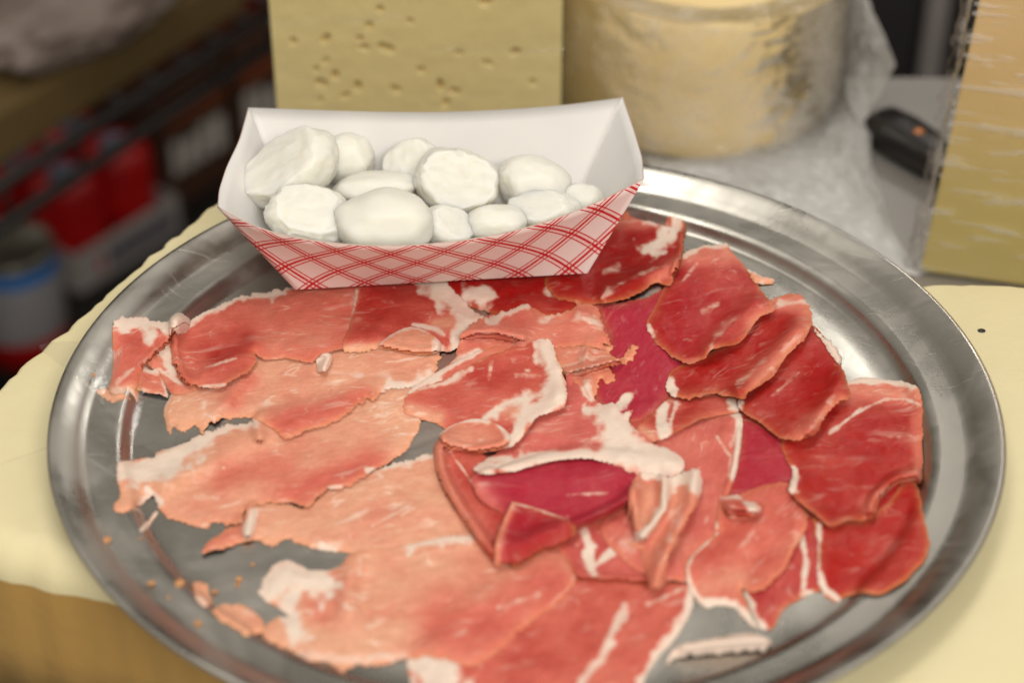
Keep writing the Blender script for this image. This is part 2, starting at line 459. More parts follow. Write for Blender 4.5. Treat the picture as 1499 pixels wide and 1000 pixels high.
sl_('F', 'red ham slice lowest at the tray front, with a white fat knob',
    [(600, 1000), (596, 965), (615, 950), (640, 935), (655, 905), (690, 880), (750, 845), (800, 825), (850, 838), (940, 850), (1008, 853), (1016, 880), (1008, 905), (985, 940), (962, 965), (940, 1000), (900, 1030), (700, 1050), (610, 1030)],
    tone=.34, fat=[([(612, 965), (640, 985), (640, 1020)], 34, 1), ([(1014, 870), (1008, 905), (985, 940), (962, 968), (940, 1000)], 11, 1), ([(915, 890), (895, 930), (880, 965), (850, 1000)], 8, .75), ([(1000, 862), (950, 885)], 4, .6)], ang=.5)
sl_('D', 'peach ham slice with a curled orange tip pointing at the bare tray',
    [(362, 742), (400, 735), (450, 740), (482, 714), (540, 690), (565, 680), (600, 672), (634, 664), (700, 680), (745, 770), (700, 805), (640, 806), (600, 812), (560, 812), (530, 812), (500, 808), (470, 805), (440, 798), (420, 790), (400, 800), (375, 790), (350, 795), (320, 805), (296, 808), (304, 793), (330, 775), (352, 762)],
    tone=.85, tones=[([(300, 800), (350, 775)], 18, .6), ([(520, 760), (600, 760)], 30, .72)],
    fat=[([(565, 682), (600, 672), (636, 665)], 8, 1), ([(372, 750), (366, 772), (362, 785)], 7, .9), ([(470, 800), (490, 806)], 7, .8), ([(545, 770), (600, 740)], 3, .7)],
    ridge=[([(365, 745), (362, 780)], 9, .003)], lift=[([(296, 808), (320, 803)], 20, .002)], ang=.3, rag=1.8)
sl_('E', 'broad peach ham slice with a large cream fat lobe beside the tray step',
    [(378, 865), (386, 845), (402, 825), (425, 820), (450, 832), (480, 835), (498, 828), (510, 812), (540, 803), (600, 797), (640, 787), (690, 783), (720, 798), (760, 788), (830, 798), (846, 830), (842, 852), (822, 880), (770, 915), (728, 955), (690, 975), (640, 962), (595, 966), (560, 975), (520, 975), (500, 985), (480, 970), (455, 968), (430, 955), (395, 940), (382, 922), (400, 906), (420, 900), (402, 886), (388, 880)],
    tone=.80, tones=[([(660, 930), (720, 910), (800, 860)], 55, .40), ([(480, 850), (470, 900)], 30, .62), ([(420, 930), (520, 960)], 25, 1.0)],
    fat=[([(395, 860), (425, 840), (470, 850)], 26, 1), ([(440, 850), (420, 890), (432, 925)], 15, .9), ([(600, 797), (645, 787), (690, 783)], 8, 1), ([(440, 960), (520, 968), (590, 960)], 9, .55), ([(842, 830), (838, 855), (800, 890)], 3, .5), ([(790, 870), (730, 890)], 4, .5)],
    ridge=[([(520, 815), (512, 850), (508, 890)], 16, .0024), ([(530, 850), (535, 900)], 14, -.001)], ang=.25, rag=1.6)
sl_('C', 'long peach ham slice with a folded white fat end at the tray step',
    [(172, 676), (200, 672), (226, 668), (229, 660), (265, 650), (300, 632), (330, 622), (370, 618), (374, 610), (420, 600), (560, 560), (605, 566), (616, 620), (606, 640), (595, 660), (565, 678), (540, 692), (515, 710), (482, 716), (465, 728), (450, 742), (425, 735), (390, 737), (362, 746), (352, 765), (330, 768), (310, 765), (300, 774), (275, 768), (247, 757), (234, 745), (224, 725), (208, 738), (190, 748), (172, 752), (166, 742), (176, 725), (172, 705)],
    tone=.74, tones=[([(430, 720), (480, 700), (540, 680)], 24, .40), ([(250, 700), (300, 680)], 26, .9), ([(570, 600), (600, 630)], 35, .98), ([(180, 735), (215, 720)], 22, .95), ([(330, 700), (420, 680)], 24, .55)],
    fat=[([(184, 690), (215, 688), (250, 672)], 19, 1), ([(245, 690), (252, 665), (300, 640)], 15, 1), ([(262, 655), (330, 626), (370, 618)], 7, 1), ([(225, 722), (205, 738)], 5, .9), ([(215, 715), (235, 735)], 6, .9), ([(482, 714), (500, 712)], 4, .9), ([(543, 690), (537, 688)], 5, .9), ([(285, 728), (320, 730)], 4, .6)],
    ridge=[([(240, 712), (300, 680), (345, 655), (385, 632)], 17, .002), ([(250, 724), (330, 690)], 12, -.001), ([(375, 615), (380, 640)], 9, .003)], lift=[([(450, 742), (482, 716), (540, 692)], 12, .0016)], ang=.35, rag=1.5)
sl_('B', 'peach ham slice with a frayed corner and deep red lower edge',
    [(258, 565), (300, 555), (370, 510), (450, 505), (520, 495), (600, 500), (642, 515), (640, 545), (625, 558), (592, 568), (565, 570), (548, 582), (525, 590), (508, 603), (490, 618), (455, 627), (418, 641), (400, 628), (372, 613), (340, 612), (308, 617), (298, 634), (285, 622), (270, 632), (258, 625), (248, 635), (241, 618), (240, 600), (247, 580)],
    tone=.82, tones=[([(405, 625), (450, 610), (530, 585)], 24, .42), ([(260, 600), (280, 610)], 26, 1.0), ([(360, 560), (340, 590)], 22, .55)],
    fat=[([(298, 590), (300, 605), (312, 612)], 5, .7), ([(255, 568), (241, 600)], 4, .7), ([(570, 566), (598, 567), (630, 555)], 9, .9), ([(480, 545), (560, 550)], 4, .5)],
    ridge=[([(318, 606), (345, 575), (372, 540)], 16, .002), ([(330, 610), (360, 575)], 12, -.001)], lift=[([(418, 641), (455, 627), (508, 603), (548, 582)], 12, .0018)], dry=.7, ang=.3, rag=1.9)
sl_('A4', 'small pink ham fold with white streak beneath the reddish slice by the fat knob',
    [(215, 522), (240, 497), (258, 488), (268, 540), (290, 565), (275, 575), (250, 575), (232, 552)], tone=.6, fat=[([(238, 512), (252, 545)], 9, .9), ([(232, 540), (262, 560)], 4, .9)])
sl_('A', 'reddish ham slice with a thin white fat edge running under the paper boat',
    [(252, 478), (266, 470), (280, 467), (300, 455), (322, 446), (350, 432), (378, 428), (432, 418), (530, 392), (562, 400), (572, 440), (562, 490), (540, 512), (500, 510), (470, 520), (455, 530), (425, 524), (385, 525), (372, 514), (376, 530), (362, 545), (345, 553), (322, 567), (300, 566), (275, 563), (262, 553), (252, 530), (250, 500)],
    tone=.40, tones=[([(400, 500), (470, 490)], 35, .62), ([(420, 450), (500, 440)], 30, .5), ([(320, 520), (360, 500)], 20, .18)],
    fat=[([(262, 472), (300, 455), (325, 445), (352, 431), (380, 427), (432, 417)], 8, 1), ([(300, 538), (345, 525)], 3, .7), ([(292, 567), (330, 562)], 4, .8), ([(520, 430), (514, 470)], 3, .6)],
    ridge=[([(300, 545), (345, 520), (372, 505)], 12, .002)], lift=[([(275, 563), (322, 567), (362, 545), (376, 528)], 16, .003), ([(425, 524), (455, 530), (500, 510)], 12, .0018)], roll=[([(250, 495), (253, 530), (262, 555)], 16, .003)], ang=.25, rag=1.5)
sl_('A3', 'tiny folded ham flap with white top tucked beside the square folded end',
    [(195, 542), (206, 534), (220, 533), (232, 542), (240, 560), (246, 581), (236, 577), (215, 574), (197, 566)], tone=.5, fat=[([(202, 538), (228, 540)], 8, 1), ([(238, 555), (245, 580)], 4, .9), ([(200, 570), (236, 576)], 3, .6)], wav=.5, lift=[([(197, 566), (236, 577)], 10, .002)])
sl_('A2', 'square folded ham end with a thick white fat top edge near the rim',
    [(164, 474), (170, 465), (200, 462), (238, 470), (256, 472), (262, 482), (250, 498), (234, 515), (218, 530), (206, 545), (197, 578), (186, 570), (176, 578), (163, 575), (158, 568), (164, 545), (165, 510)],
    tone=.42, fat=[([(166, 472), (200, 470), (240, 474), (258, 478)], 10, 1), ([(225, 485), (218, 500)], 9, .8), ([(170, 560), (195, 540)], 4, .6), ([(168, 572), (195, 572)], 5, .6)], roll=[([(218, 530), (250, 498), (262, 482)], 12, .003)], tones=[([(165, 575), (195, 570)], 10, .9)], rag=1.6, ang=.8, dry=.6)
sl_('Z1', 'lower rosy ham slice covered by the central folds, its edge showing between them',
    [(668, 520), (700, 470), (760, 440), (880, 440), (960, 470), (990, 560), (960, 640), (900, 660), (800, 650), (730, 640), (690, 600), (660, 560)], tone=.3, pink=.4, wav=.4)
sl_('Z2', 'lower red ham slice under the orange twist and rosy slice',
    [(860, 620), (960, 590), (1080, 590), (1150, 640), (1160, 720), (1120, 800), (1060, 850), (990, 850), (900, 830), (850, 780), (830, 700)], tone=.25, pink=.3, wav=.4)
sl_('Z3', 'lower dark red ham slice under the large bright slice by the rim',
    [(1060, 620), (1160, 560), (1260, 590), (1320, 640), (1330, 730), (1290, 800), (1200, 840), (1130, 840), (1080, 760)], tone=.1, pink=.2, wav=.4)
sl_('X', 'dark red ham slice in the shadow of the paper boat with torn fat scraps',
    [(640, 420), (660, 395), (800, 385), (850, 400), (862, 440), (820, 462), (760, 460), (735, 462), (700, 452), (665, 440)], tone=.05, fat=[([(682, 432), (708, 425), (705, 440)], 10, 1), ([(712, 440), (722, 430)], 5, 1), ([(808, 425), (812, 412)], 8, .7)], rag=1.4)
sl_('M2b', 'deep magenta ham slice in the middle under the red fan',
    [(880, 448), (940, 435), (990, 415), (1010, 400), (1030, 520), (995, 548), (978, 580), (962, 600), (930, 617), (900, 607), (878, 590), (868, 562), (885, 525), (892, 490)], tone=.02, pink=1, fat=[([(950, 478), (957, 492)], 5, 1), ([(905, 595), (918, 582)], 6, 1)], ang=1.2, wav=.6)
sl_('U', 'flat pink ham slice with a forked white fat streak under the orange twist',
    [(800, 785), (850, 770), (880, 760), (925, 785), (960, 800), (1005, 825), (1010, 852), (990, 848), (960, 855), (930, 853), (880, 850), (846, 846), (830, 820)], tone=.30, pink=.4, fat=[([(856, 780), (864, 810), (866, 832)], 8, 1), ([(868, 832), (895, 805)], 5, .9), ([(985, 825), (996, 845)], 6, .9)], wav=.5, roll=[([(846, 846), (930, 853), (960, 856)], 12, .0018)], rag=.35)
sl_('L', 'dark pink ham slice half hidden below the large red slice by the tray edge',
    [(1085, 612), (1140, 630), (1200, 650), (1200, 710), (1165, 722), (1130, 732), (1090, 748), (1060, 738), (1072, 690), (1085, 650)], tone=.06, pink=.8, wav=.6)
sl_('S', 'long rosy ham slice with a thin white fat edge beside the orange twist',
    [(985, 612), (1040, 608), (1075, 600), (1087, 612), (1084, 660), (1076, 700), (1062, 740), (1054, 775), (1012, 815), (1004, 850), (985, 848), (960, 845), (925, 830), (885, 790), (880, 758), (920, 735), (955, 690), (945, 660), (955, 635)], tone=.44, pink=.3,
    fat=[([(1076, 602), (1084, 615), (1082, 660), (1074, 700)], 8, 1), ([(1060, 735), (1052, 770)], 6, .8), ([(1050, 640), (1070, 670), (1066, 700)], 3, .6), ([(940, 775), (930, 800)], 6, .8)], roll=[([(1084, 640), (1076, 700), (1056, 770)], 12, .002)], ang=1.2, rag=.35)
sl_('T', 'small red ham piece with a white fat streak between two larger folds',
    [(945, 615), (962, 598), (985, 578), (1040, 572), (1085, 588), (1078, 604), (1030, 612), (1000, 627), (960, 646), (935, 640), (932, 626)], tone=.2, fat=[([(972, 592), (966, 618), (972, 634)], 9, 1), ([(990, 592), (980, 622)], 4, .8), ([(1078, 596), (1070, 588)], 8, .9)], tones=[([(940, 630), (952, 636)], 10, .8)], lift=[([(935, 640), (960, 646), (1000, 627), (1030, 612)], 14, .0025)])
sl_('I', 'narrow red ham slice with white streaks whose point touches the fat strip',
    [(1165, 745), (1185, 748), (1215, 760), (1215, 850), (1190, 868), (1165, 880), (1150, 890), (1138, 908), (1128, 922), (1110, 918), (1100, 892), (1088, 862), (1110, 830), (1150, 790)], tone=.16, pink=.3, fat=[([(1174, 785), (1180, 820), (1176, 862)], 5, 1), ([(1092, 872), (1104, 905), (1118, 920)], 6, .9), ([(1180, 868), (1192, 872)], 6, .8)], dry=.8, ang=1.1)
sl_('J', 'bright red ham slice with an orange dried edge resting against the tray step',
    [(1190, 755), (1215, 758), (1260, 760), (1300, 735), (1330, 695), (1346, 720), (1353, 760), (1362, 796), (1346, 830), (1312, 858), (1290, 870), (1262, 868), (1240, 873), (1225, 882), (1205, 870), (1197, 835), (1196, 790)], tone=.12, fat=[([(1199, 770), (1196, 835), (1208, 862), (1230, 880)], 5, 1), ([(1200, 845), (1206, 862)], 7, .9)], dry=1.0, ang=.5, lift=[([(1362, 796), (1312, 858), (1262, 868)], 14, .0015)])
sl_('H', 'orange red ham slice with a curved white edge above the bare front gap',
    [(1050, 745), (1062, 730), (1100, 715), (1140, 705), (1168, 712), (1182, 742), (1180, 770), (1166, 800), (1146, 835), (1120, 860), (1100, 866), (1086, 862), (1095, 885), (1102, 905), (1112, 922), (1095, 912), (1075, 890), (1055, 886), (1035, 890), (1020, 878), (1008, 860), (1005, 832), (1012, 814), (1032, 795), (1050, 776)], tone=.34, tones=[([(1030, 860), (1080, 850)], 26, .6), ([(1170, 780), (1130, 845)], 16, .5)],
    fat=[([(1048, 780), (1012, 814), (1005, 834), (1010, 860), (1026, 880)], 5, 1), ([(1030, 884), (1060, 884), (1085, 893), (1108, 918)], 8, 1)], dry=.7, ang=.9, lift=[([(1180, 770), (1146, 835), (1105, 866)], 12, .002)])
sl_('K', 'large bright red ham slice with orange top and thin white fat arc by the rim',
    [(1150, 600), (1195, 560), (1242, 556), (1262, 551), (1300, 555), (1336, 560), (1349, 577), (1351, 620), (1351, 680), (1349, 708), (1336, 704), (1316, 708), (1300, 719), (1286, 737), (1282, 755), (1262, 762), (1240, 762), (1215, 770), (1190, 750), (1168, 733), (1156, 716), (1161, 690), (1150, 670), (1142, 640)], tone=.10,
    tones=[([(1245, 570), (1340, 578)], 20, .62), ([(1340, 600), (1345, 690)], 10, .4), ([(1270, 740), (1330, 700)], 14, .35)],
    fat=[([(1242, 557), (1300, 556), (1338, 563)], 6, 1), ([(1346, 592), (1325, 584), (1295, 585), (1255, 603), (1215, 635)], 3, .8), ([(1162, 692), (1160, 715), (1152, 722)], 7, 1), ([(1300, 640), (1335, 638)], 3, .5), ([(1285, 728), (1312, 710), (1345, 702)], 5, .45)],
    roll=[([(1286, 737), (1300, 719), (1316, 708), (1349, 706)], 22, .005)], lift=[([(1156, 716), (1190, 750), (1215, 770), (1262, 762)], 18, .004)], dry=.6, ang=.2)
sl_('M4', 'red folded ham slice at the end of the fan with pale sheen',
    [(1140, 520), (1170, 480), (1188, 474), (1206, 490), (1226, 520), (1246, 576), (1228, 588), (1208, 610), (1196, 632), (1170, 644), (1140, 640), (1115, 620), (1090, 605), (1080, 588), (1100, 560)], tone=.08, tones=[([(1170, 635), (1230, 585)], 12, .45)], fat=[([(1082, 590), (1078, 600)], 7, .9), ([(1190, 625), (1205, 602), (1222, 580)], 5, .42), ([(1130, 580), (1170, 545)], 3, .4)], ridge=[([(1185, 630), (1220, 575), (1235, 545)], 13, .003)], lift=[([(1246, 576), (1208, 610), (1170, 644)], 20, .0055), ([(1140, 640), (1090, 605)], 16, .003)], dry=.6, ang=.7)
sl_('M3', 'red ham slice with an orange rounded top in the middle of the folded fan',
    [(1030, 520), (1080, 490), (1110, 455), (1128, 438), (1150, 430), (1172, 430), (1186, 448), (1189, 475), (1176, 497), (1150, 522), (1132, 550), (1096, 573), (1090, 583), (1060, 578), (1040, 576), (1010, 583), (985, 579), (974, 566), (985, 540)], tone=.10, tones=[([(1140, 440), (1180, 445), (1183, 480), (1150, 520), (1110, 560)], 17, .55)], fat=[([(1140, 444), (1186, 441)], 4, .7), ([(980, 560), (984, 578)], 6, 1), ([(1080, 565), (1095, 550), (1120, 525)], 5, .45)], ridge=[([(1080, 570), (1130, 525), (1165, 480)], 14, .003)], lift=[([(1189, 475), (1150, 522), (1096, 573)], 20, .0055), ([(1060, 578), (985, 579)], 14, .0025)], dry=.7, ang=.7)
sl_('M2', 'smooth red ham slice with torn white top edge leading the fan',
    [(990, 385), (1000, 370), (1030, 359), (1062, 356), (1074, 370), (1096, 395), (1116, 425), (1135, 450), (1112, 464), (1092, 490), (1080, 502), (1052, 508), (1040, 512), (1030, 525), (1010, 532), (990, 525), (968, 508), (953, 490), (946, 475), (955, 455), (972, 420)], tone=.12, tones=[([(1010, 375), (1060, 372)], 18, .55), ([(1100, 470), (1130, 450)], 12, .5), ([(960, 480), (1010, 520)], 18, .05)], pink=.2,
    fat=[([(1000, 370), (1030, 359), (1062, 356)], 5, 1), ([(948, 478), (955, 492)], 5, 1), ([(1040, 508), (1050, 492), (1075, 465)], 5, .5), ([(1020, 385), (1000, 410)], 3, .6), ([(1030, 455), (1050, 445)], 5, .5)], ridge=[([(1038, 512), (1065, 480), (1105, 440)], 13, .0035)], lift=[([(1135, 450), (1092, 490), (1052, 508)], 20, .006), ([(1030, 525), (990, 525)], 14, .003)], dry=.7, ang=.7)
sl_('M1', 'dark red folded ham slice with a ragged white fat patch next to the paper boat',
    [(800, 400), (850, 350), (900, 322), (930, 314), (960, 318), (985, 312), (1004, 322), (1002, 345), (1000, 368), (992, 395), (981, 417), (962, 413), (940, 425), (915, 437), (885, 443), (850, 443), (815, 436), (800, 420)], tone=.04, tones=[([(900, 325), (960, 325)], 12, .4), ([(960, 410), (990, 390)], 12, .5)],
    fat=[([(990, 318), (985, 345), (965, 355), (945, 366)], 9, 1), ([(978, 325), (970, 345)], 10, 1), ([(945, 320), (965, 325)], 6, .8), ([(882, 436), (890, 428)], 5, .7), ([(890, 425), (940, 400), (975, 388)], 3, .5), ([(885, 398), (905, 390)], 5, .5)], ridge=[([(885, 430), (930, 410), (985, 385)], 12, .003)], lift=[([(981, 417), (940, 425), (885, 443)], 18, .0016)], roll=[([(1004, 322), (1002, 345), (992, 395)], 12, .003)], dry=.7, ang=.3)
sl_('N2', 'red ham slice with a broad white fat band emerging beneath the paper boat',
    [(518, 440), (525, 400), (600, 385), (640, 398), (665, 425), (690, 450), (712, 466), (692, 480), (682, 502), (660, 512), (630, 518), (600, 514), (560, 508), (530, 515), (505, 513), (500, 502), (512, 475)], tone=.22, fat=[([(632, 405), (655, 430), (690, 456), (702, 468)], 19, 1), ([(690, 465), (668, 490), (668, 508)], 12, 1), ([(605, 475), (640, 482), (650, 490)], 4, .9), ([(522, 425), (514, 465)], 3, .8)], tones=[([(640, 475), (665, 470)], 14, .8), ([(505, 512), (560, 510)], 10, .95)], lift=[([(712, 466), (682, 502), (660, 512)], 18, .001)], rag=1.5, ang=.2)
sl_('N2b', 'small golden orange ham flap folded over below the broad white fat band',
    [(553, 506), (568, 491), (585, 482), (602, 477), (625, 484), (645, 500), (642, 514), (616, 519), (582, 514)], tone=.75, dry=.9, fat=[([(553, 506), (568, 491), (602, 477), (628, 485)], 4, 1), ([(640, 498), (644, 512)], 6, .9)], roll=[([(556, 506), (582, 514), (616, 519), (642, 514)], 14, .0018)], wav=.4, rag=.35)
sl_('N4', 'ragged golden ham shreds between the centre fold and the magenta slice',
    [(812, 505), (845, 498), (880, 500), (898, 506), (892, 516), (908, 524), (930, 505), (934, 512), (920, 528), (895, 535), (900, 552), (888, 562), (878, 556), (872, 578), (868, 590), (856, 585), (845, 572), (828, 550), (815, 530)], tone=.62, dry=1.0, fat=[([(858, 560), (868, 588)], 5, .9), ([(855, 510), (850, 525)], 4, .6), ([(830, 548), (905, 527)], 3, .6)], ridge=[([(830, 545), (905, 526)], 6, .004), ([(860, 510), (855, 540)], 7, .003)], rag=2.5)
sl_('N1', 'pinkish rumpled ham slice with frayed end lying across the tray middle',
    [(672, 492), (690, 474), (715, 463), (745, 452), (772, 443), (778, 448), (800, 458), (830, 455), (845, 448), (842, 438), (852, 442), (866, 444), (876, 450), (880, 468), (892, 492), (898, 506), (884, 502), (888, 512), (868, 508), (850, 505), (815, 508), (790, 515), (760, 528), (735, 520), (705, 515), (668, 540), (655, 535), (668, 520)], tone=.55, pink=.2, fat=[([(718, 467), (745, 455), (773, 446)], 6, 1), ([(792, 468), (820, 458)], 5, .7), ([(845, 462), (880, 475)], 5, .8), ([(662, 528), (700, 512)], 5, .8)], ridge=[([(675, 488), (720, 482), (765, 492)], 10, .004), ([(700, 500), (745, 505)], 9, -.0025), ([(850, 458), (885, 490)], 12, .0025)], rag=2.0, dry=.6, ang=.1)
sl_('V', 'little rolled ham curl with white end lying on the orange red slice',
    [(1056, 733), (1064, 726), (1078, 723), (1092, 732), (1106, 733), (1119, 738), (1110, 752), (1090, 760), (1068, 757)], tone=.38, fat=[([(1066, 728), (1084, 725)], 5, 1), ([(1095, 738), (1110, 745)], 6, .8)], ridge=[([(1070, 742), (1105, 746)], 10, .005)], wav=.4, dry=.3, rag=.35)
sl_('Q1', 'ham slice with a glowing orange rounded fold facing the peach slices',
    [(634, 655), (648, 640), (690, 650), (735, 690), (760, 740), (752, 800), (732, 818), (722, 822), (703, 800), (676, 762), (652, 725), (638, 692)], tone=.22, tones=[([(640, 655), (642, 690), (668, 745), (700, 790)], 16, .62)], fat=[([(652, 652), (690, 705), (715, 740)], 2.5, .6)], roll=[([(634, 655), (638, 692), (652, 725), (676, 762), (703, 800)], 24, .006)], wav=.5, dry=.3, ang=1.0, rag=.35)
sl_('Q2', 'deep crimson folded ham slice in the centre below the white fat band',
    [(690, 700), (700, 692), (740, 688), (800, 668), (850, 660), (900, 664), (950, 685), (945, 708), (926, 735), (892, 755), (845, 775), (800, 790), (765, 808), (728, 826), (722, 808), (730, 780), (735, 752), (718, 742), (700, 728)], tone=.02, pink=.9, tones=[([(690, 705), (720, 735)], 14, .35), ([(726, 820), (730, 785)], 8, .5)], fat=[([(830, 725), (890, 722)], 3, .45), ([(760, 745), (830, 758)], 2.5, .5)], roll=[([(926, 735), (892, 755), (845, 775), (800, 790), (765, 808)], 20, .006)], ridge=[([(700, 700), (800, 690), (900, 690)], 30, .003)], wav=.5, dry=.3, ang=.2, rag=.35)
sl_('Q3', 'folded crimson ham corner with orange cut edge in front of the crimson slice',
    [(748, 737), (752, 734), (790, 744), (835, 762), (842, 775), (800, 792), (765, 810), (728, 828), (723, 812), (730, 778)], tone=.05, pink=.5, tones=[([(726, 822), (732, 780), (748, 740)], 8, .6)], fat=[([(750, 736), (790, 746), (825, 758)], 2.5, .8)], lift=[([(726, 824), (732, 778), (748, 740)], 16, .004)], roll=[([(842, 775), (800, 792), (765, 810)], 16, .003)], wav=.3, dry=.9, rag=.35)
sl_('P', 'rosy ham slice edged by a very thick white fat band in the centre',
    [(830, 545), (848, 552), (862, 578), (880, 590), (900, 590), (912, 605), (925, 600), (922, 618), (938, 632), (958, 648), (978, 655), (998, 668), (1002, 685), (985, 697), (965, 695), (945, 700), (900, 682), (850, 670), (800, 676), (765, 686), (735, 692), (705, 694), (694, 684), (712, 672), (745, 650), (790, 605), (822, 580)], tone=.42, pink=.5,
    fat=[([(897, 592), (900, 630), (925, 655), (960, 672), (1000, 678)], 23, 1), ([(898, 655), (930, 670), (960, 685)], 22, 1), ([(700, 686), (740, 682), (790, 668), (850, 666), (900, 672)], 9, 1), ([(700, 686), (712, 674), (735, 672)], 6, .9), ([(850, 556), (866, 586)], 4, .9), ([(918, 605), (912, 615)], 7, 1)], ridge=[([(895, 600), (925, 650), (990, 678)], 20, .0016), ([(705, 690), (780, 674), (870, 668)], 12, .0010)], ang=.15, rag=1.3, dry=.15)
sl_('N3u', 'pale pink ham edge with white rim peeking out behind the central fold',
    [(596, 574), (625, 552), (660, 532), (700, 512), (736, 504), (765, 515), (720, 540), (660, 565), (615, 580)], tone=.52, fat=[([(598, 573), (660, 535), (702, 513)], 6, 1)], wav=.5)
sl_('N3', 'central folded ham slice with a broad white fat border on its raised end',
    [(592, 582), (612, 570), (645, 556), (690, 532), (750, 507), (785, 498), (806, 495), (812, 512), (820, 535), (828, 562), (829, 588), (816, 600), (786, 610), (772, 630), (750, 652), (722, 660), (690, 655), (660, 650), (655, 632), (640, 620), (610, 612), (592, 602)], tone=.30, fat=[([(800, 500), (812, 545), (816, 585), (780, 605)], 17, 1), ([(810, 590), (770, 612), (756, 640), (740, 655)], 9, .95), ([(800, 575), (740, 592), (710, 612)], 7, .75), ([(600, 572), (650, 562), (690, 540)], 5, .8), ([(755, 550), (790, 550)], 4, .5), ([(720, 530), (716, 555)], 3, .5)], tones=[([(740, 600), (765, 605)], 16, .72), ([(600, 600), (640, 612)], 14, .8)], lift=[([(829, 588), (786, 610), (750, 652)], 18, .004)], ridge=[([(800, 500), (822, 570)], 18, .003)], ang=.25, rag=1.2)
sl_('N3b', 'oval orange ham flap folded under the white border of the central slice',
    [(642, 636), (660, 622), (690, 612), (715, 614), (738, 626), (748, 640), (738, 655), (702, 663), (668, 659), (648, 650)], tone=.62, dry=.6, fat=[([(642, 636), (660, 622), (690, 612), (716, 615)], 4, 1), ([(730, 622), (747, 640)], 6, .8)], roll=[([(646, 648), (668, 659), (702, 663), (738, 655)], 16, .0026)], wav=.4, ang=.3, rag=.35)
sl_('R', 'twisted golden orange ham strip with white fat folds standing on the pile',
    [(925, 706), (936, 693), (955, 690), (978, 697), (1000, 690), (1022, 683), (1029, 703), (1023, 732), (1006, 760), (986, 800), (974, 830), (971, 858), (952, 864), (945, 832), (936, 806), (920, 796), (930, 790), (926, 765), (920, 735)], tone=.62, dry=.5, tones=[([(950, 730), (945, 765)], 14, .75)], fat=[([(945, 693), (975, 702), (972, 740), (955, 770), (932, 788)], 6, 1), ([(985, 700), (1015, 692), (1022, 712)], 14, 1), ([(985, 760), (980, 790)], 4, .6)], ridge=[([(972, 700), (972, 745), (940, 785)], 9, .005), ([(1018, 690), (1012, 740), (980, 800), (960, 855)], 14, .006), ([(928, 720), (932, 770)], 8, .004)], wav=.5, ang=1.2, rag=1.6)
sl_('G', 'cream strip of trimmed fat lying alone on the bare tray front',
    [(985, 948), (1005, 938), (1030, 933), (1070, 926), (1100, 924), (1130, 934), (1122, 947), (1085, 951), (1045, 953), (1005, 957), (975, 968)], tone=.9, fat=[([(985, 955), (1050, 942), (1125, 938)], 30, 1)], th=.002, rag=2.2, cat='ham fat', name='fat_strip', ridge=[([(1000, 948), (1060, 940), (1120, 936)], 7, .002)])
sl_('g1', 'torn fat curl standing behind the first red slice of the fan',
    [(1094, 391), (1104, 394), (1118, 402), (1134, 405), (1132, 413), (1112, 412), (1100, 406)], tone=.8, dry=.6, fat=[([(1094, 392), (1118, 403), (1132, 406)], 5, 1)], rag=1.5, cat='ham fat', name='fat_scrap', th=.0015)
sl_('g2', 'white fat shred on bare tray behind the last folded slice of the fan',
    [(1192, 478), (1204, 488), (1222, 502), (1233, 520), (1230, 532), (1218, 520), (1205, 500)], tone=.8, fat=[([(1195, 482), (1230, 525)], 14, 1)], rag=2.0, cat='ham fat', name='fat_scrap', th=.0012)
sl_('g3', 'tiny white fat curl lying where the reddish slice meets the peach slice',
    [(464, 525), (472, 514), (484, 514), (486, 526), (478, 540), (466, 542), (464, 536)], tone=.9, fat=[([(470, 520), (480, 518), (472, 538)], 14, 1)], cat='ham fat', name='fat_scrap', th=.0012, wav=.4, ridge=[([(470, 516), (482, 520), (474, 540)], 6, .003)])
sl_('g4', 'round white fat knob at the corner of the square folded end',
    [(246, 480), (248, 464), (256, 456), (268, 455), (278, 464), (276, 476), (262, 486), (252, 488)], tone=.9, fat=[([(262, 470), (264, 472)], 40, 1)], cat='ham fat', name='ham_fat_knob', th=.0015, wav=.3, rag=.3, roll=[([(246, 480), (248, 464), (256, 456), (268, 455), (278, 464), (276, 476), (262, 486), (252, 488), (246, 480)], 36, .006)])
sl_('g5', 'ruffled orange ham scrap on the bare tray step beside the cream fat lobe',
    [(310, 892), (322, 885), (345, 884), (368, 893), (386, 908), (384, 925), (362, 930), (335, 918), (318, 905)], tone=.8, dry=.9, cat='ham scrap', name='ham_scrap', rag=1.8, fat=[([(345, 890), (370, 900)], 4, .6)], wav=.6)
sl_('g6', 'small crumbled ham scrap stuck on the tray step edge',
    [(282, 852), (292, 850), (303, 855), (305, 868), (310, 882), (300, 888), (288, 880), (284, 868)], tone=.9, dry=.8, cat='ham scrap', name='ham_scrap', rag=1.5, wav=.4, fat=[([(286, 875), (295, 880)], 5, .8)])
sl_('g7', 'thin straw coloured fat shred bridging the tray step near the white fat end',
    [(226, 748), (232, 750), (222, 764), (214, 776), (204, 778), (206, 770), (216, 762)], tone=1.0, fat=[([(228, 750), (206, 776)], 8, .8)], dry=.6, cat='ham fat', name='fat_shred', rag=1.0, wav=.3)
sl_('g8', 'frayed orange ham scrap on the rim step below the square folded end',
    [(138, 568), (150, 568), (165, 575), (180, 574), (190, 582), (176, 586), (165, 588), (150, 580)], tone=.9, dry=.8, cat='ham scrap', name='ham_scrap', rag=2.2, wav=.4)

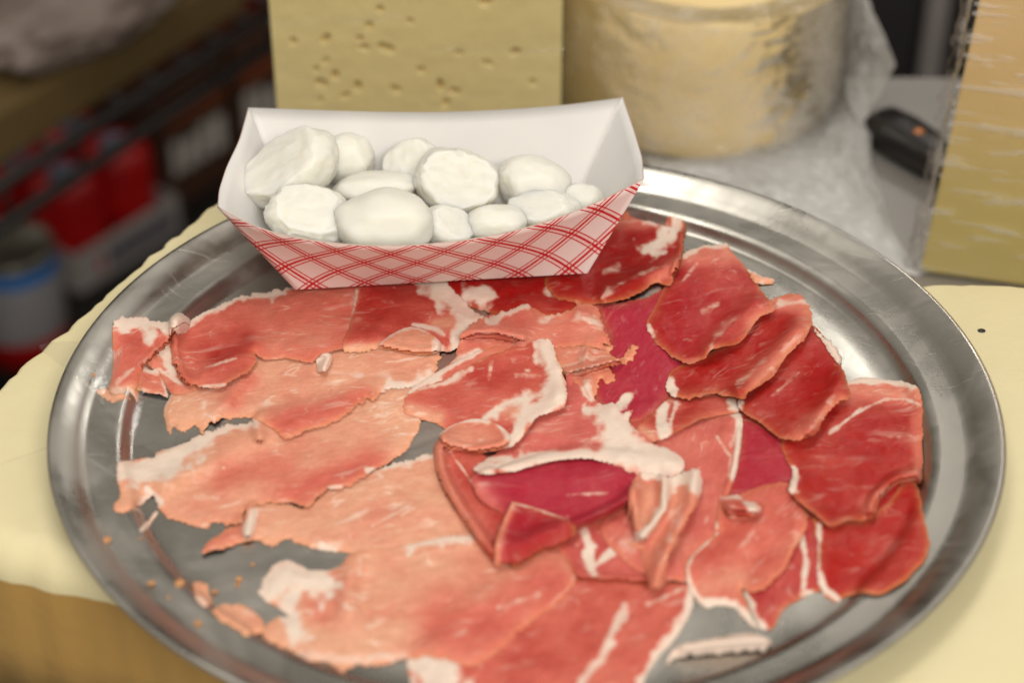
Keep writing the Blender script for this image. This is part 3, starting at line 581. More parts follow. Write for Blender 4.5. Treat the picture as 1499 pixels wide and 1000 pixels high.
def catmull(P, step):
    P = np.asarray(P, float); n = len(P); out = []
    for i in range(n):
        p0, p1, p2, p3 = P[i - 1], P[i], P[(i + 1) % n], P[(i + 2) % n]
        L = np.linalg.norm(p2 - p1); k = max(1, int(round(L / step)))
        for j in range(k):
            t = j / k
            c = .5 * ((2 * p1) + (p2 - p0) * t + (2 * p0 - 5 * p1 + 4 * p2 - p3) * t * t + (-p0 + 3 * p1 - 3 * p2 + p3) * t ** 3)
            out.append(.75 * c + .25 * (p1 + (p2 - p1) * t))
    return np.array(out)
def seg_dist(Q, poly, closed=False):
    poly = np.asarray(poly, float)
    if closed: poly = np.vstack([poly, poly[:1]])
    best = np.full(len(Q), 1e9)
    for a, b in zip(poly[:-1], poly[1:]):
        ab = b - a; L = (ab ** 2).sum() + 1e-9
        t = np.clip(((Q - a) @ ab) / L, 0, 1)
        d = np.hypot(*(Q - a - t[:, None] * ab).T)
        best = np.minimum(best, d)
    return best
def inside(Q, poly):
    x, y = Q[:, 0], Q[:, 1]; c = np.zeros(len(Q), bool)
    P = np.asarray(poly); R = np.roll(P, 1, 0)
    for (x1, y1), (x2, y2) in zip(P, R):
        if y1 == y2: continue
        c ^= ((y1 > y) != (y2 > y)) & (x < (x2 - x1) * (y - y1) / (y2 - y1) + x1)
    return c
STEP = 3.0
def prep(s, k):
    o = np.asarray(s['out'], float)
    n_step = 2.2 if (np.ptp(o[:, 0]) < 60) else STEP
    b = catmull(o, n_step * .8)
    t = np.roll(b, -1, 0) - np.roll(b, 1, 0)
    nr = np.stack([t[:, 1], -t[:, 0]], 1); nr /= np.linalg.norm(nr, axis=1)[:, None] + 1e-9
    i = np.arange(len(b))
    rg = fnoise(i * .23 + 50 * k, i * 0 + k * 7.7, 3) * 5 + (rng.rand(len(b)) - .5) * 2.2
    patch = np.clip(vnoise(i * .05 + 9 * k, i * 0 + 3.3) * 2 - .5, 0, 1)
    b = b + nr * (rg * s['rag'] * (.35 + .75 * patch))[:, None]
    x0, y0 = b.min(0); x1, y1 = b.max(0)
    gx, gy = np.meshgrid(np.arange(x0, x1, n_step), np.arange(y0, y1, n_step * .8))
    gx[1::2] += n_step / 2
    g = np.column_stack([gx.ravel(), gy.ravel()])
    g = g + (rng.rand(*g.shape) - .5) * .5
    g = g[inside(g, b)]
    g = g[seg_dist(g, b, True) > n_step * .55]
    allp = np.vstack([b, g])
    vs_, es, fs, ov, oe, of = delaunay_2d_cdt([Vector(p) for p in allp], [], [list(range(len(b)))], 1, 1e-4)
    s['px'] = np.array([tuple(v) for v in vs_]); s['tri'] = np.array([tuple(f) for f in fs if len(f) == 3])
    s['edge_d'] = seg_dist(s['px'], b, True)
    q = s['px']
    wob = fnoise(q[:, 0] * .07 + k * 3, q[:, 1] * .07, 2)
    wob2 = fnoise(q[:, 0] * .22 + k * 3, q[:, 1] * .22 + 9, 2)
    fat = np.zeros(len(q))
    for pl, w, st in s['fat']:
        d = seg_dist(q, pl)
        d = d * (1 + wob * 1.6)
        if w <= 5: st = st * .82
        fat = np.maximum(fat, st * np.clip(1.3 - d / w * .82, 0, 1))
    tone = np.full(len(q), s['tone']) + .16 * fnoise(q[:, 0] * .02 + k, q[:, 1] * .02, 2)
    for pl, w, tv in s['tones']:
        g_ = np.exp(-(seg_dist(q, pl) / w) ** 2); tone = tone * (1 - g_) + tv * g_
    dryv = s['dry'] * np.exp(-s['edge_d'] / 3.6) * .55
    s['col'] = np.column_stack([fat, np.clip(tone, 0, 1.1), dryv, np.full(len(q), s['pink'])])
    ex = s['wav'] * (.0016 * fnoise(q[:, 0] * .017 + 5 * k, q[:, 1] * .024, 2) + .0008 * fnoise(q[:, 0] * .06 + 5 * k, q[:, 1] * .07 + k, 2) + .0008)
    ex = np.maximum(ex, 0) * (.02 + .98 * np.clip(s['edge_d'] / 16, 0, 1) ** 1.3)
    for pl, w, h in s['ridge']: ex = ex + h * np.exp(-(seg_dist(q, pl) / w) ** 2)
    for pl, w, h in s['lift']: ex = ex + .62 * h * np.exp(-seg_dist(q, pl) / w)
    for pl, w, h in s['roll']:
        dp = seg_dist(q, pl); u = np.clip(s['edge_d'] / w, 0, 1)
        near = np.clip(1.5 - dp / (w * 1.1), 0, 1); near = near * near * (3 - 2 * near)
        prof_ = np.where(u < .45, np.sin(u / .45 * math.pi / 2) ** .75, .5 + .5 * np.cos((u - .45) / .55 * math.pi))
        ex = ex + .8 * h * prof_ * near
    s['ex'] = np.maximum(ex, 0)
for k, s in enumerate(S): prep(s, k)

# drape: height raster of the tray in 1 mm cells
GN = 400; CELL = .001; G0 = -.2
gxx = (np.arange(GN) + .5) * CELL + G0
RX, RY = np.meshgrid(gxx, gxx)
H0 = tray_h(np.hypot(RX, RY))
def maxf(A, r):
    B = A.copy()
    for dx in range(-r, r + 1):
        for dy in range(-r, r + 1):
            if dx * dx + dy * dy <= r * r: B = np.maximum(B, np.roll(np.roll(A, dx, 0), dy, 1))
    return B
def blur(A, n):
    for _ in range(n):
        A = (np.roll(A, 1, 0) + A * 2 + np.roll(A, -1, 0)) / 4
        A = (np.roll(A, 1, 1) + A * 2 + np.roll(A, -1, 1)) / 4
    return A
def samp(A, x, y):
    fx = np.clip((x - G0) / CELL - .5, 0, GN - 2.001); fy = np.clip((y - G0) / CELL - .5, 0, GN - 2.001)
    i = fx.astype(int); j = fy.astype(int); fx -= i; fy -= j
    return (A[j, i] * (1 - fx) + A[j, i + 1] * fx) * (1 - fy) + (A[j + 1, i] * (1 - fx) + A[j + 1, i + 1] * fx) * fy
for s in S: s['zest'] = np.full(len(s['px']), .002)
for it in range(3):
    H = H0.copy()
    for s in S:
        B = blur(maxf(H, 1), 4); Hs = blur(H, 1)
        for sub in range(2):
            P = unproj(s['px'], s['zest'])
            kk = np.clip(s['edge_d'] / 9, 0, 1)
            zb = samp(B, P[:, 0], P[:, 1]) * kk + samp(Hs, P[:, 0], P[:, 1]) * (1 - kk) + .00003 + .00012 * kk + s['ex']
            s['zest'] = zb + s['th']
        s['P'] = P; s['zb'] = zb
        ii = np.clip(((P[:, 0] - G0) / CELL).astype(int), 0, GN - 1); jj = np.clip(((P[:, 1] - G0) / CELL).astype(int), 0, GN - 1)
        T = np.full((GN, GN), -1.0)
        np.maximum.at(T, (jj, ii), zb + s['th'])
        D = maxf(T, 1)
        H = np.maximum(H, np.where(T > -1, T, np.where(np.roll(T, 1, 0) + np.roll(T, -1, 0) + np.roll(T, 1, 1) + np.roll(T, -1, 1) > -2.5, D, -1)))
H_FINAL = H

def build_slice(s, group):
    P = s['P']; q = s['px']; n = len(P)
    taper = np.clip(s['edge_d'] / 4, 0, 1) ** .7
    top = np.column_stack([P[:, 0], P[:, 1], s['zb'] + s['th'] * (.25 + .75 * taper)])
    # thin the very edge
    thin = .25 + .75 * taper
    bot = np.column_stack([P[:, 0], P[:, 1], top[:, 2] - s['th'] * thin])
    tri = s['tri']
    a, b, c = top[tri[:, 0]], top[tri[:, 1]], top[tri[:, 2]]
    flip = np.cross(b - a, c - a)[:, 2] < 0
    tri = np.where(flip[:, None], tri[:, ::-1], tri)
    # boundary edges
    e = np.vstack([tri[:, [0, 1]], tri[:, [1, 2]], tri[:, [2, 0]]])
    key = set(map(tuple, e)); bd = [t for t in key if (t[1], t[0]) not in key]
    V = np.vstack([top, bot, top, bot])
    inner = s['edge_d'][tri].min(1) > 8
    Fs = [tuple(t) for t in tri] + [(t[2] + n, t[1] + n, t[0] + n) for t in tri[inner]]
    used = np.zeros(4 * n, bool); used[:n] = True; used[np.unique(tri[inner]) + n] = True
    remap = np.cumsum(used) - 1; V = V[used]; src = np.nonzero(used)[0] % n
    Fs = [tuple(remap[x] for x in f) for f in Fs]
    fmean = s['col'][tri, 0].mean(1)
    isf = fmean > .55
    ca, sa = math.cos(s['ang']), math.sin(s['ang'])
    U = np.column_stack([P[:, 0] * ca + P[:, 1] * sa, -P[:, 0] * sa + P[:, 1] * ca]) + np.array([sum(map(ord, s['key'])) % 7 * .37, len(s['label']) * .031])
    me = bpy.data.meshes.new(s['name'])
    me.from_pydata(V.tolist(), [], [tuple(int(x) for x in f) for f in Fs])
    me.materials.append(HAM)
    me.polygons.foreach_set('use_smooth', [True] * len(me.polygons))
    at = me.attributes.new('ham', 'FLOAT_COLOR', 'POINT')
    at.data.foreach_set('color', s['col'][src].astype(np.float32).ravel())
    ea = me.attributes.new('edge', 'FLOAT', 'POINT')
    ea.data.foreach_set('value', np.clip(s['edge_d'] / s.get('feather', 7.0), 0, 1)[src].astype(np.float32))
    uvl = me.uv_layers.new(name='UVMap')
    li = np.zeros(len(me.loops), np.int32); me.loops.foreach_get('vertex_index', li)
    uvl.data.foreach_set('uv', U[src[li]].astype(np.float32).ravel())
    me.update()
    o = bpy.data.objects.new(s['name'], me); COL.objects.link(o)
    tag(o, s['label'], s['cat'], group)
    return o
for s in S:
    # shared groups only for look-alike families
    build_slice(s, {'ham slice': 'ham slices laid out on the tray', 'ham fat': 'scraps of ham fat on the tray', 'ham scrap': 'ham scraps on the tray'}[s['cat']])

# crumbs
CR = [(205, 790, 2.2), (262, 857, 6), (222, 856, 5), (350, 850, 4.5), (315, 868, 4), (347, 858, 3.5), (370, 828, 2.5), (290, 915, 5), (247, 876, 2.5), (157, 793, 6), (203, 571, 4), (138, 550, 3), (320, 412, 3.5), (349, 412, 4), (720, 424, 4)]
MCR = plain('ham_crumb', (.62, .30, .12), .55, var=.25, scale=300)
for k, (x, y, r) in enumerate(CR[:12]):
    p = at_z(x, y, 0.002)
    z = float(samp(H_FINAL, np.array([p[0]]), np.array([p[1]]))[0])
    p = at_z(x, y, z)
    bm = bmesh.new(); bmesh.ops.create_icosphere(bm, subdivisions=2, radius=r / 3700)
    c = np.array([v.co[:] for v in bm.verts]); dn = vnoise3(c * 900 + k * 5.5)
    for v, d in zip(bm.verts, dn):
        v.co *= 1 + 1.0 * float(d); v.co.z *= .6
    o = from_bm('ham_crumb', bm, MCR, smooth=False)
    o.location = (p[0], p[1], z + r / 3700 * .38); o.rotation_euler = (0, 0, k * 1.3)
    tag(o, 'tiny orange ham crumb lying on the bare tray', 'crumb', 'ham crumbs on the bare tray')

# clear interleaf film poking out at the rim
out = np.array([(57, 506), (120, 500), (190, 520), (255, 565), (262, 620), (245, 668), (212, 655), (170, 615), (128, 566), (95, 540)], float)
fb = catmull(out, 5)
x0, y0 = fb.min(0); x1, y1 = fb.max(0)
gx, gy = np.meshgrid(np.arange(x0, x1, 6), np.arange(y0, y1, 6)); g = np.column_stack([gx.ravel(), gy.ravel()])
g = g[inside(g, fb)]; g = g[seg_dist(g, fb, True) > 3]
r_ = delaunay_2d_cdt([Vector(p) for p in np.vstack([fb, g])], [], [list(range(len(fb)))], 1, 1e-4)
q = np.array([tuple(v) for v in r_[0]])
# lies over the rim and sags to the ledge, under the ham
zz = np.full(len(q), .0128)
for _ in range(3):
    P = unproj(q, zz); rr = np.hypot(P[:, 0], P[:, 1])
    zz = np.where(rr > .176, .0128 + (rr - .176) * .1, np.maximum(tray_h(rr) + .0009, .0128 - (.176 - rr) * .42)) + .0004 * fnoise(q[:, 0] * .05, q[:, 1] * .05, 2)
P = unproj(q, zz)
film = make('plastic_film', P, [f for f in r_[2]], FILM_CLEAR)
tag(film, 'clear plastic film sheet poking out over the tray rim under the ham', 'plastic film')

# ------------------------------------------------------------------ paper boat
bf = np.array([[432, 424], [860, 400]], float)
e0 = at_z(*bf[0], .006); e1 = at_z(*bf[1], .006)
ZB = .0075
ax = (e1 - e0); ax[2] = 0; dep = np.array([-ax[1], ax[0], 0]); dep = dep / np.linalg.norm(dep) * .050
foot = np.array([e0 + (e1 - e0) * a + dep * b for a in np.linspace(0, 1, 30) for b in np.linspace(0, 1, 14)])
ZB = max(.006, float(samp(H_FINAL, foot[:, 0], foot[:, 1]).max()) + .0004)
e0 = at_z(*bf[0], ZB); e1 = at_z(*bf[1], ZB); ax = e1 - e0; ax[2] = 0
dep = np.array([-ax[1], ax[0], 0]); dep = dep / np.linalg.norm(dep) * .050
print('BOAT base z', ZB, e0, e1)
ZR = ZB + .045
def curve(px, zs):
    px = np.array(px, float); t = np.linspace(0, 1, len(px)); T = np.linspace(0, 1, 41)
    # smooth interpolation
    from numpy import interp
    X = np.interp(T, t, px[:, 0]); Y = np.interp(T, t, px[:, 1]); Z = np.interp(T, np.linspace(0, 1, len(zs)), zs)
    for _ in range(6):
        for A in (X, Y, Z): A[1:-1] = (A[:-2] + 2 * A[1:-1] + A[2:]) / 4
    return unproj(np.column_stack([X, Y]), Z)
front_rim = curve([(318, 304), (370, 333), (430, 350), (510, 360), (590, 362), (680, 354), (760, 338), (830, 316), (890, 290), (943, 262)], [ZR, ZR - .006, ZR - .0085, ZR - .009, ZR - .0085, ZR - .006, ZR])
back_rim = curve([(363, 157), (450, 160), (540, 163), (640, 164), (740, 160), (830, 153), (912, 142)], [ZR, ZR - .001, ZR])
left_rim = curve([(363, 157), (350, 205), (331, 244), (320, 278), (318, 304)], [ZR, ZR - .002, ZR - .002, ZR])
right_rim = curve([(943, 262), (941, 232), (929, 192), (912, 142)], [ZR, ZR - .002, ZR - .002, ZR])
b_fl, b_fr = e0, e1; b_bl, b_br = e0 + dep, e1 + dep
boat = empty('paper_boat', tuple((b_fl + b_br) / 2))
def panel(name, base_a, base_b, rim, flip, uo):
    n = len(rim); M_ = 10; T = np.linspace(0, 1, n)
    base = base_a + (base_b - base_a) * T[:, None]
    G = np.array([base + (rim - base) * v for v in np.linspace(0, 1, M_)])      # M_ x n x 3
    du = np.gradient(G, axis=1); dv = np.gradient(G, axis=0)
    nr = np.cross(du, dv); nr /= np.linalg.norm(nr, axis=2)[..., None] + 1e-12
    cen = (b_fl + b_br) / 2 + np.array([0, 0, .03])
    sg = np.sign(((cen - G) * nr).sum(2).mean()); nr *= sg                       # towards inside
    I = G + nr * .0006
    V = np.concatenate([G.reshape(-1, 3), I.reshape(-1, 3)]); K = M_ * n
    Fs = []; mi = []
    for i in range(M_ - 1):
        for j in range(n - 1):
            a = i * n + j; f = (a, a + 1, a + n + 1, a + n)
            Fs.append(f if sg < 0 else f[::-1]); mi.append(0)
            f2 = tuple(x + K for x in f); Fs.append(f2[::-1] if sg < 0 else f2); mi.append(1)
    for j in range(n - 1):
        a = (M_ - 1) * n + j; Fs.append((a, a + 1, a + 1 + K, a + K)); mi.append(2)
    for i in range(M_ - 1):
        for j in (0, n - 1):
            a = i * n + j; Fs.append((a, a + n, a + n + K, a + K)); mi.append(2)
    o = make(name, V, Fs, [PLAID, PAPER, PAPER_EDGE], smooth=True, midx=mi)
    axn = (base_b - base_a) / np.linalg.norm(base_b - base_a)
    u = (V - base_a) @ axn + uo; w = np.linalg.norm((V - base_a) - ((V - base_a) @ axn)[:, None] * axn, axis=1)
    uvl = o.data.uv_layers.new(name='UVMap'); li = np.zeros(len(o.data.loops), np.int32); o.data.loops.foreach_get('vertex_index', li)
    uvl.data.foreach_set('uv', np.column_stack([u, w])[li].astype(np.float32).ravel())
    put(o, boat); return o
panel('front_panel', b_fl, b_fr, front_rim, False, 0.0)
panel('back_panel', b_bl, b_br, back_rim, True, .03)
panel('end_panel', b_bl, b_fl, left_rim, False, .01)
panel('end_panel', b_fr, b_br, right_rim, False, .02)
dz = np.array([0, 0, .0006])
make_b = make('base_panel', [b_fl, b_fr, b_br, b_bl, b_fl + dz, b_fr + dz, b_br + dz, b_bl + dz], [(3, 2, 1, 0), (4, 5, 6, 7), (0, 1, 5, 4), (1, 2, 6, 5), (2, 3, 7, 6), (3, 0, 4, 7)], PAPER, smooth=False)
put(make_b, boat)
tag(boat, 'white paper food boat with red plaid outside, holding mozzarella on the ham', 'food tray')

# mozzarella: px centre, px half-width, px half-height, Y depth, tilt, roughness
BALLS = [
    (427, 246, 68, 48, .116, -.55, .9, 'large oval mozzarella ball with a cut underside at the boat end'),
    (509, 232, 34, 36, .136, .5, .5, 'slim egg shaped mozzarella ball leaning on the back wall of the boat'),
    (548, 274, 52, 22, .112, -.1, .3, 'flat smooth mozzarella piece wedged behind the smooth front ball'),
    (452, 315, 54, 42, .088, .2, 1.5, 'torn rough mozzarella ball beside the smooth front ball'),
    (563, 325, 63, 44, .082, 0, .12, 'smooth shiny mozzarella ball at the front of the boat'),
    (607, 246, 40, 40, .128, .3, .8, 'creased mozzarella ball behind the lumpy one'),
    (668, 266, 54, 46, .112, .2, 1.3, 'lumpy torn mozzarella ball in the middle of the boat'),
    (654, 330, 36, 27, .090, .2, .8, 'small mozzarella ball low beside the smooth front ball'),
    (727, 326, 40, 26, .095, 0, .5, 'small pale mozzarella ball half sunk behind the front rim'),
    (783, 270, 50, 38, .122, .3, .5, 'large cream mozzarella ball toward the right end of the boat'.replace('toward the right end of the boat', 'behind the crumbly piece')),
    (738, 276, 26, 30, .130, .1, .4, 'narrow mozzarella ball squeezed beside the large cream one'),
    (797, 306, 46, 26, .104, .1, 1.4, 'crumbly mozzarella piece by the far end of the boat'),
    (845, 300, 34, 30, .116, -.3, .3, 'whitest mozzarella piece resting on the sloping boat end'),
]
for k, (x, y, hw, hh, Y, tilt, rg_, lab) in enumerate(BALLS):
    c = at_y(x, y, Y); dist = np.linalg.norm(c - CAM); sc = dist / F_PX
    rx, rz = hw * sc * 1.08, hh * sc * 1.0; ry = (rx + rz) / 2 * 1.0
    bm = bmesh.new(); bmesh.ops.create_icosphere(bm, subdivisions=5, radius=1)
    q = np.array([v.co[:] for v in bm.verts])
    n1 = vnoise3(q * 1.7 + k * 7.1); n2 = vnoise3(q * 5.0 + k * 3.3); n3 = vnoise3(q * 9 + k * 1.9); n3b = vnoise3(q * 4 + k * 5.9)
    tear = np.clip(vnoise3(q * 1.3 + 40 + k) * 4 + .3, 0, 1)
    d = 1.06 + .22 * n1 + rg_ * (.07 * n2 + .035 * n3 * tear - .24 * np.abs(n3b) * tear) + .03
    q = q * d[:, None]
    if rg_ > .7:
        cn = np.array([math.sin(k * 2.1) * .7, -.75, .55 + .3 * math.cos(k * 1.7)]); cn /= np.linalg.norm(cn)
        h_ = q @ cn; lim = .60 + .09 * vnoise3(q * 3.2 + k) + .05 * vnoise3(q * 8 + k)
        q = q - cn[None] * np.where(h_ > lim, (h_ - lim) * .93, 0)[:, None]
    for v, dd in zip(bm.verts, q): v.co = dd
    o = from_bm('mozzarella_ball', bm, MOZZ)
    o.scale = (rx, ry, rz); o.rotation_euler = (-.3, tilt, 0)
    low = max(c[2], ZB + .0016 + rz * .66)
    o.location = (c[0], c[1], low)
    tag(o, lab, 'mozzarella', 'mozzarella balls in the paper boat')

# ------------------------------------------------------------------ cheeses behind
# block with eyes
YB = .30
blk = empty('cheese_block', (-.05, YB + .06, ZC))
nx, nz = 220, 170
x0_, x1_ = -.1275, .0195; z0_, z1_ = ZC, .085
gx, gz = np.meshgrid(np.linspace(x0_, x1_, nx), np.linspace(z0_, z1_, nz))
dep_ = .0006 * fnoise(gx * 120, gz * 120, 2)
EYES = [(563, 69, 9, 5), (532, 69, 6, 4), (526, 56, 4, 4), (477, 56, 6, 4), (541, 37, 4, 4), (556, 13, 5, 4), (477, 88, 4, 3), (462, 101, 4, 4), (491, 110, 4, 7), (524, 125, 4, 6), (470, 122, 8, 5), (504, 140, 6, 4), (468, 146, 4, 3), (580, 131, 6, 4), (616, 102, 4, 4), (645, 125, 4, 8), (666, 133, 7, 4), (652, 150, 4, 7), (713, 92, 6, 3), (754, 75, 6, 5), (672, 77, 5, 3), (711, 2, 7, 4), (430, 60, 4, 3), (600, 30, 4, 3), (780, 120, 5, 3)]
for ex_, ey_, a_, b_ in EYES:
    c = at_y(ex_, ey_, YB); sc = (YB - CAM[1]) / F_PX * 1.15
    th_ = (ex_ * 7 % 10) / 10 - .5; ddx = gx - c[0]; ddz = gz - c[2]
    dx = (ddx * math.cos(th_) + ddz * math.sin(th_)) / (a_ * sc * 1.25); dzz = (-ddx * math.sin(th_) + ddz * math.cos(th_)) / (b_ * sc * .95)
    rr = np.sqrt(dx ** 2 + dzz ** 2) * (1 + .8 * fnoise(gx * 500 + ex_, gz * 500, 2))
    dep_ = dep_ + .0065 * np.clip((1.15 - rr) * 1.6, 0, 1)
V = np.column_stack([gx.ravel(), (YB + dep_).ravel(), gz.ravel()])
Fs = [(j * nx + i, j * nx + i + 1, (j + 1) * nx + i + 1, (j + 1) * nx + i) for j in range(nz - 1) for i in range(nx - 1)]
n0 = len(V)
V = np.vstack([V, [(x0_, YB + .13, z0_), (x1_, YB + .13, z0_), (x1_, YB + .13, z1_), (x0_, YB + .13, z1_)]])
lft = [j * nx for j in range(nz)]; rgt = [j * nx + nx - 1 for j in range(nz)]
Fs += [tuple(lft + [n0 + 3, n0]), tuple(rgt[::-1] + [n0 + 1, n0 + 2]), tuple([(nz - 1) * nx + i for i in range(nx)] + [n0 + 2, n0 + 3]), tuple([i for i in range(nx)][::-1] + [n0, n0 + 1]), (n0 + 1, n0, n0 + 3, n0 + 2)]
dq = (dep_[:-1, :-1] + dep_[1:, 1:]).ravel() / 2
EYE = mat_cheese('cheese_eye_shade', (.74, .58, .27), (.66, .49, .20))  # browner eye interiors: shade inside the holes put into the colour
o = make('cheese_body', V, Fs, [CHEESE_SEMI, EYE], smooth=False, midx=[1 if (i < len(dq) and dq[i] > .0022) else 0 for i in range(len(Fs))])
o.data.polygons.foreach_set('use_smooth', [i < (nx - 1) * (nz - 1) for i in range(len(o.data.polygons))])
put(o, blk)
def sheet(name, fn, nu, nv, mat, parent):
    u, v = np.meshgrid(np.linspace(0, 1, nu), np.linspace(0, 1, nv))
    V = fn(u.ravel(), v.ravel())
    Fs = [(j * nu + i, j * nu + i + 1, (j + 1) * nu + i + 1, (j + 1) * nu + i) for j in range(nv - 1) for i in range(nu - 1)]
    o = make(name, V, Fs, mat); put(o, parent); return o
sheet('plastic_wrap', lambda u, v: np.column_stack([x0_ - .001 + (x1_ - x0_ + .002) * u, YB - .0015 - .0004 * np.abs(fnoise(u * 5, v * 12, 2)), z0_ + .001 + (z1_ - z0_) * v]), 60, 90, FILM_TIGHT, blk)
tag(blk, 'tall pale yellow cheese block with small eyes, wrapped, behind the paper boat', 'cheese')

# wheel
WC = np.array([.101, .408]); WR = .079; WH0, WH1 = ZC, .004
whl = empty('round_cheese', (WC[0], WC[1], ZC))
prof = [(0, WH0), (WR - .004, WH0), (WR - .0005, WH0 + .004), (WR, WH0 + .02), (WR + .0005, WH0 + .05), (WR - .001, WH1 - .004), (WR - .004, WH1 - .0006), (WR - .008, WH1), (0, WH1 + .001)]
V = []; Fs = []; sg = 120
for r, z in prof:
    for k in range(sg):
        a = 2 * math.pi * k / sg; rr = r * (1 + .006 * float(fnoise(np.array([a * 3.]), np.array([z * 60]), 2)[0]))
        V.append((WC[0] + rr * math.cos(a), WC[1] + rr * math.sin(a), z))
for i in range(len(prof) - 1):
    for k in range(sg):
        j = (k + 1) % sg; Fs.append((i * sg + k, i * sg + j, (i + 1) * sg + j, (i + 1) * sg + k))
put(make('cheese_body', V, Fs, CHEESE_HARD), whl)
def wrapfn(u, v):
    a = math.pi * (.95 + 1.15 * u)
    z = WH1 + .001 - (WH1 - WH0) * v
    r = WR + .0015 + .006 * np.abs(fnoise(u * 9 + v * 3, v * 5 - u * 4, 4)) * (.4 + 1.4 * np.abs(v - .35)) + .004 * v ** 3
    return np.column_stack([WC[0] + r * np.cos(a), WC[1] + r * np.sin(a), z])
sheet('plastic_wrap', wrapfn, 160, 70, FILM_CRUMPLE, whl)
def topfn(u, v):
    a = math.pi * (.9 + 1.25 * u)
    r = WR * (1.02 - .25 * v)
    z = WH1 + .0015 + .004 * np.abs(fnoise(u * 14, v * 4, 3)) - .001 * v
    return np.column_stack([WC[0] + r * np.cos(a), WC[1] + r * np.sin(a), z])
sheet('wrap_top_fold', topfn, 140, 16, FILM_CRUMPLE, whl)
tag(whl, 'grainy golden cheese wheel in crinkled plastic wrap next to the tall block', 'cheese')
# loose bunched wrap trailing on the counter
inn = np.array([tuple(at_y(1242, 0, .41)), tuple(at_y(1240, 50, .405)), tuple(at_y(1236, 100, .40)), tuple(at_y(1228, 150, .385)), tuple(at_y(1190, 195, .352)), tuple(at_y(1120, 215, .338)), tuple(at_y(1040, 228, .332)), tuple(at_y(940, 235, .332))])
outc = np.array([tuple(at_y(1252, -40, .41)), tuple(at_z(1312, 95, -.035)), tuple(at_z(1272, 165, -.065)), tuple(at_z(1275, 235, ZC + .004)), tuple(at_z(1300, 320, ZC + .003)), tuple(at_z(1345, 405, ZC + .003)), tuple(at_z(1200, 385, ZC + .003)), tuple(at_z(1000, 330, ZC + .003))])
def lerp_poly(A, t):
    x = t * (len(A) - 1); i = np.clip(x.astype(int), 0, len(A) - 2); f = (x - i)[:, None]; return A[i] * (1 - f) + A[i + 1] * f
def loosefn(u, v):
    a = lerp_poly(inn, u); b = lerp_poly(outc, u)
    P = a + (b - a) * v[:, None]
    w = np.sin(v * math.pi) * .8 + .2
    n1 = np.abs(fnoise(u * 22 + v * 4, v * 6 + u * 5, 4)); n2 = fnoise(u * 50, v * 16, 3)
    P[:, 2] = np.maximum(P[:, 2] + w * (.016 * n1 + .005 * n2) + np.sin(v * math.pi) * .006, ZC + .0015)
    P[:, 1] += w * .010 * fnoise(u * 18 + 7, v * 7, 3); P[:, 0] += w * .010 * fnoise(u * 18 + 27, v * 7 + 3, 3)
    return P
sheet('loose_wrap', loosefn, 220, 70, FILM_MILKY, whl)

# wedge at the edge
wdg = empty('cheese_wedge', (.32, .25, ZC))
bm = bmesh.new()
pl = [(.197, .222), (.47, .150), (.47, .30), (.40, .305)]
lo = [bm.verts.new((x, y, ZC)) for x, y in pl]; hi = [bm.verts.new((x + .012, y - .002, .13)) for x, y in pl]
bm.faces.new(lo[::-1]); bm.faces.new(hi)
for i in range(4): bm.faces.new((lo[i], lo[(i + 1) % 4], hi[(i + 1) % 4], hi[i]))
bmesh.ops.recalc_face_normals(bm, faces=bm.faces)
bmesh.ops.bevel(bm, geom=list(bm.edges), offset=.003, segments=3, affect='EDGES', profile=.5)
put(from_bm('cheese_body', bm, WEDGE_M, smooth=False), wdg)
def wedgefn(u, v):
    a = np.array([.196, .2205, 0]); b = np.array([.468, .1485, 0])
    P = a + (b - a) * u[:, None]
    z = ZC + .002 + (.13 - ZC) * v
    P[:, 0] += .012 * v; P[:, 2] = z
    P[:, 1] -= .0015 + .0007 * np.abs(fnoise(u * 5 + v * 2, v * 9, 2)) + .002 * v
    return P
sheet('plastic_wrap', wedgefn, 90, 130, FILM_WEDGE, wdg)
def seamfn(u, v):
    z = ZC + .002 + .16 * v
    a = u * math.pi * 1.3
    r = .0035 * (1 + 1.6 * np.abs(fnoise(u * 3, v * 26, 3)))
    return np.column_stack([.1935 + .012 * (z - ZC) / .21 - r * np.cos(a) * .8 + .002 * fnoise(v * 20, u * 2, 2), .222 - r * np.sin(a), z])
sheet('wrap_seam', seamfn, 10, 120, mat_film('seam_film', .75, 120, (1, 1, .5), .5, tint=(.45, .40, .36)), wdg)
tag(wdg, 'tan wrapped cheese wedge with a bunched film seam standing by the knife', 'cheese')

# knife on the counter
kn = empty('knife', (.23, .34, ZC))
A_ = at_z(1283, 172, ZC + .012); B_ = at_z(1408, 248, ZC + .012)
dirv = B_ - A_; Lh = .105; dirv = dirv / np.linalg.norm(dirv); perp = np.array([-dirv[1], dirv[0], 0])
def kb(name, secs, mat):
    V = []; Fs = []; n = 16
    for t, w, h, zc in secs:
        for k in range(n):
            a = 2 * math.pi * k / n; cx_, sx_ = math.cos(a), math.sin(a)
            cx_ = math.copysign(abs(cx_) ** .6, cx_); sx_ = math.copysign(abs(sx_) ** .6, sx_)
            p = A_ + dirv * t + perp * (w * cx_); V.append((p[0], p[1], zc + h * sx_))
    for i in range(len(secs) - 1):
        for k in range(n):
            j = (k + 1) % n; Fs.append((i * n + k, i * n + j, (i + 1) * n + j, (i + 1) * n + k))
    Fs.append(tuple(range(n))[::-1]); Fs.append(tuple(range((len(secs) - 1) * n, len(secs) * n)))
    return put(make(name, V, Fs, mat), kn)
kb('handle', [(0, .006, .006, ZC + .010), (.003, .0125, .0088, ZC + .010), (.02, .0135, .0095, ZC + .0105), (.05, .0115, .0085, ZC + .0105), (.085, .0125, .009, ZC + .0105), (.100, .0105, .008, ZC + .0105)], BLACK)
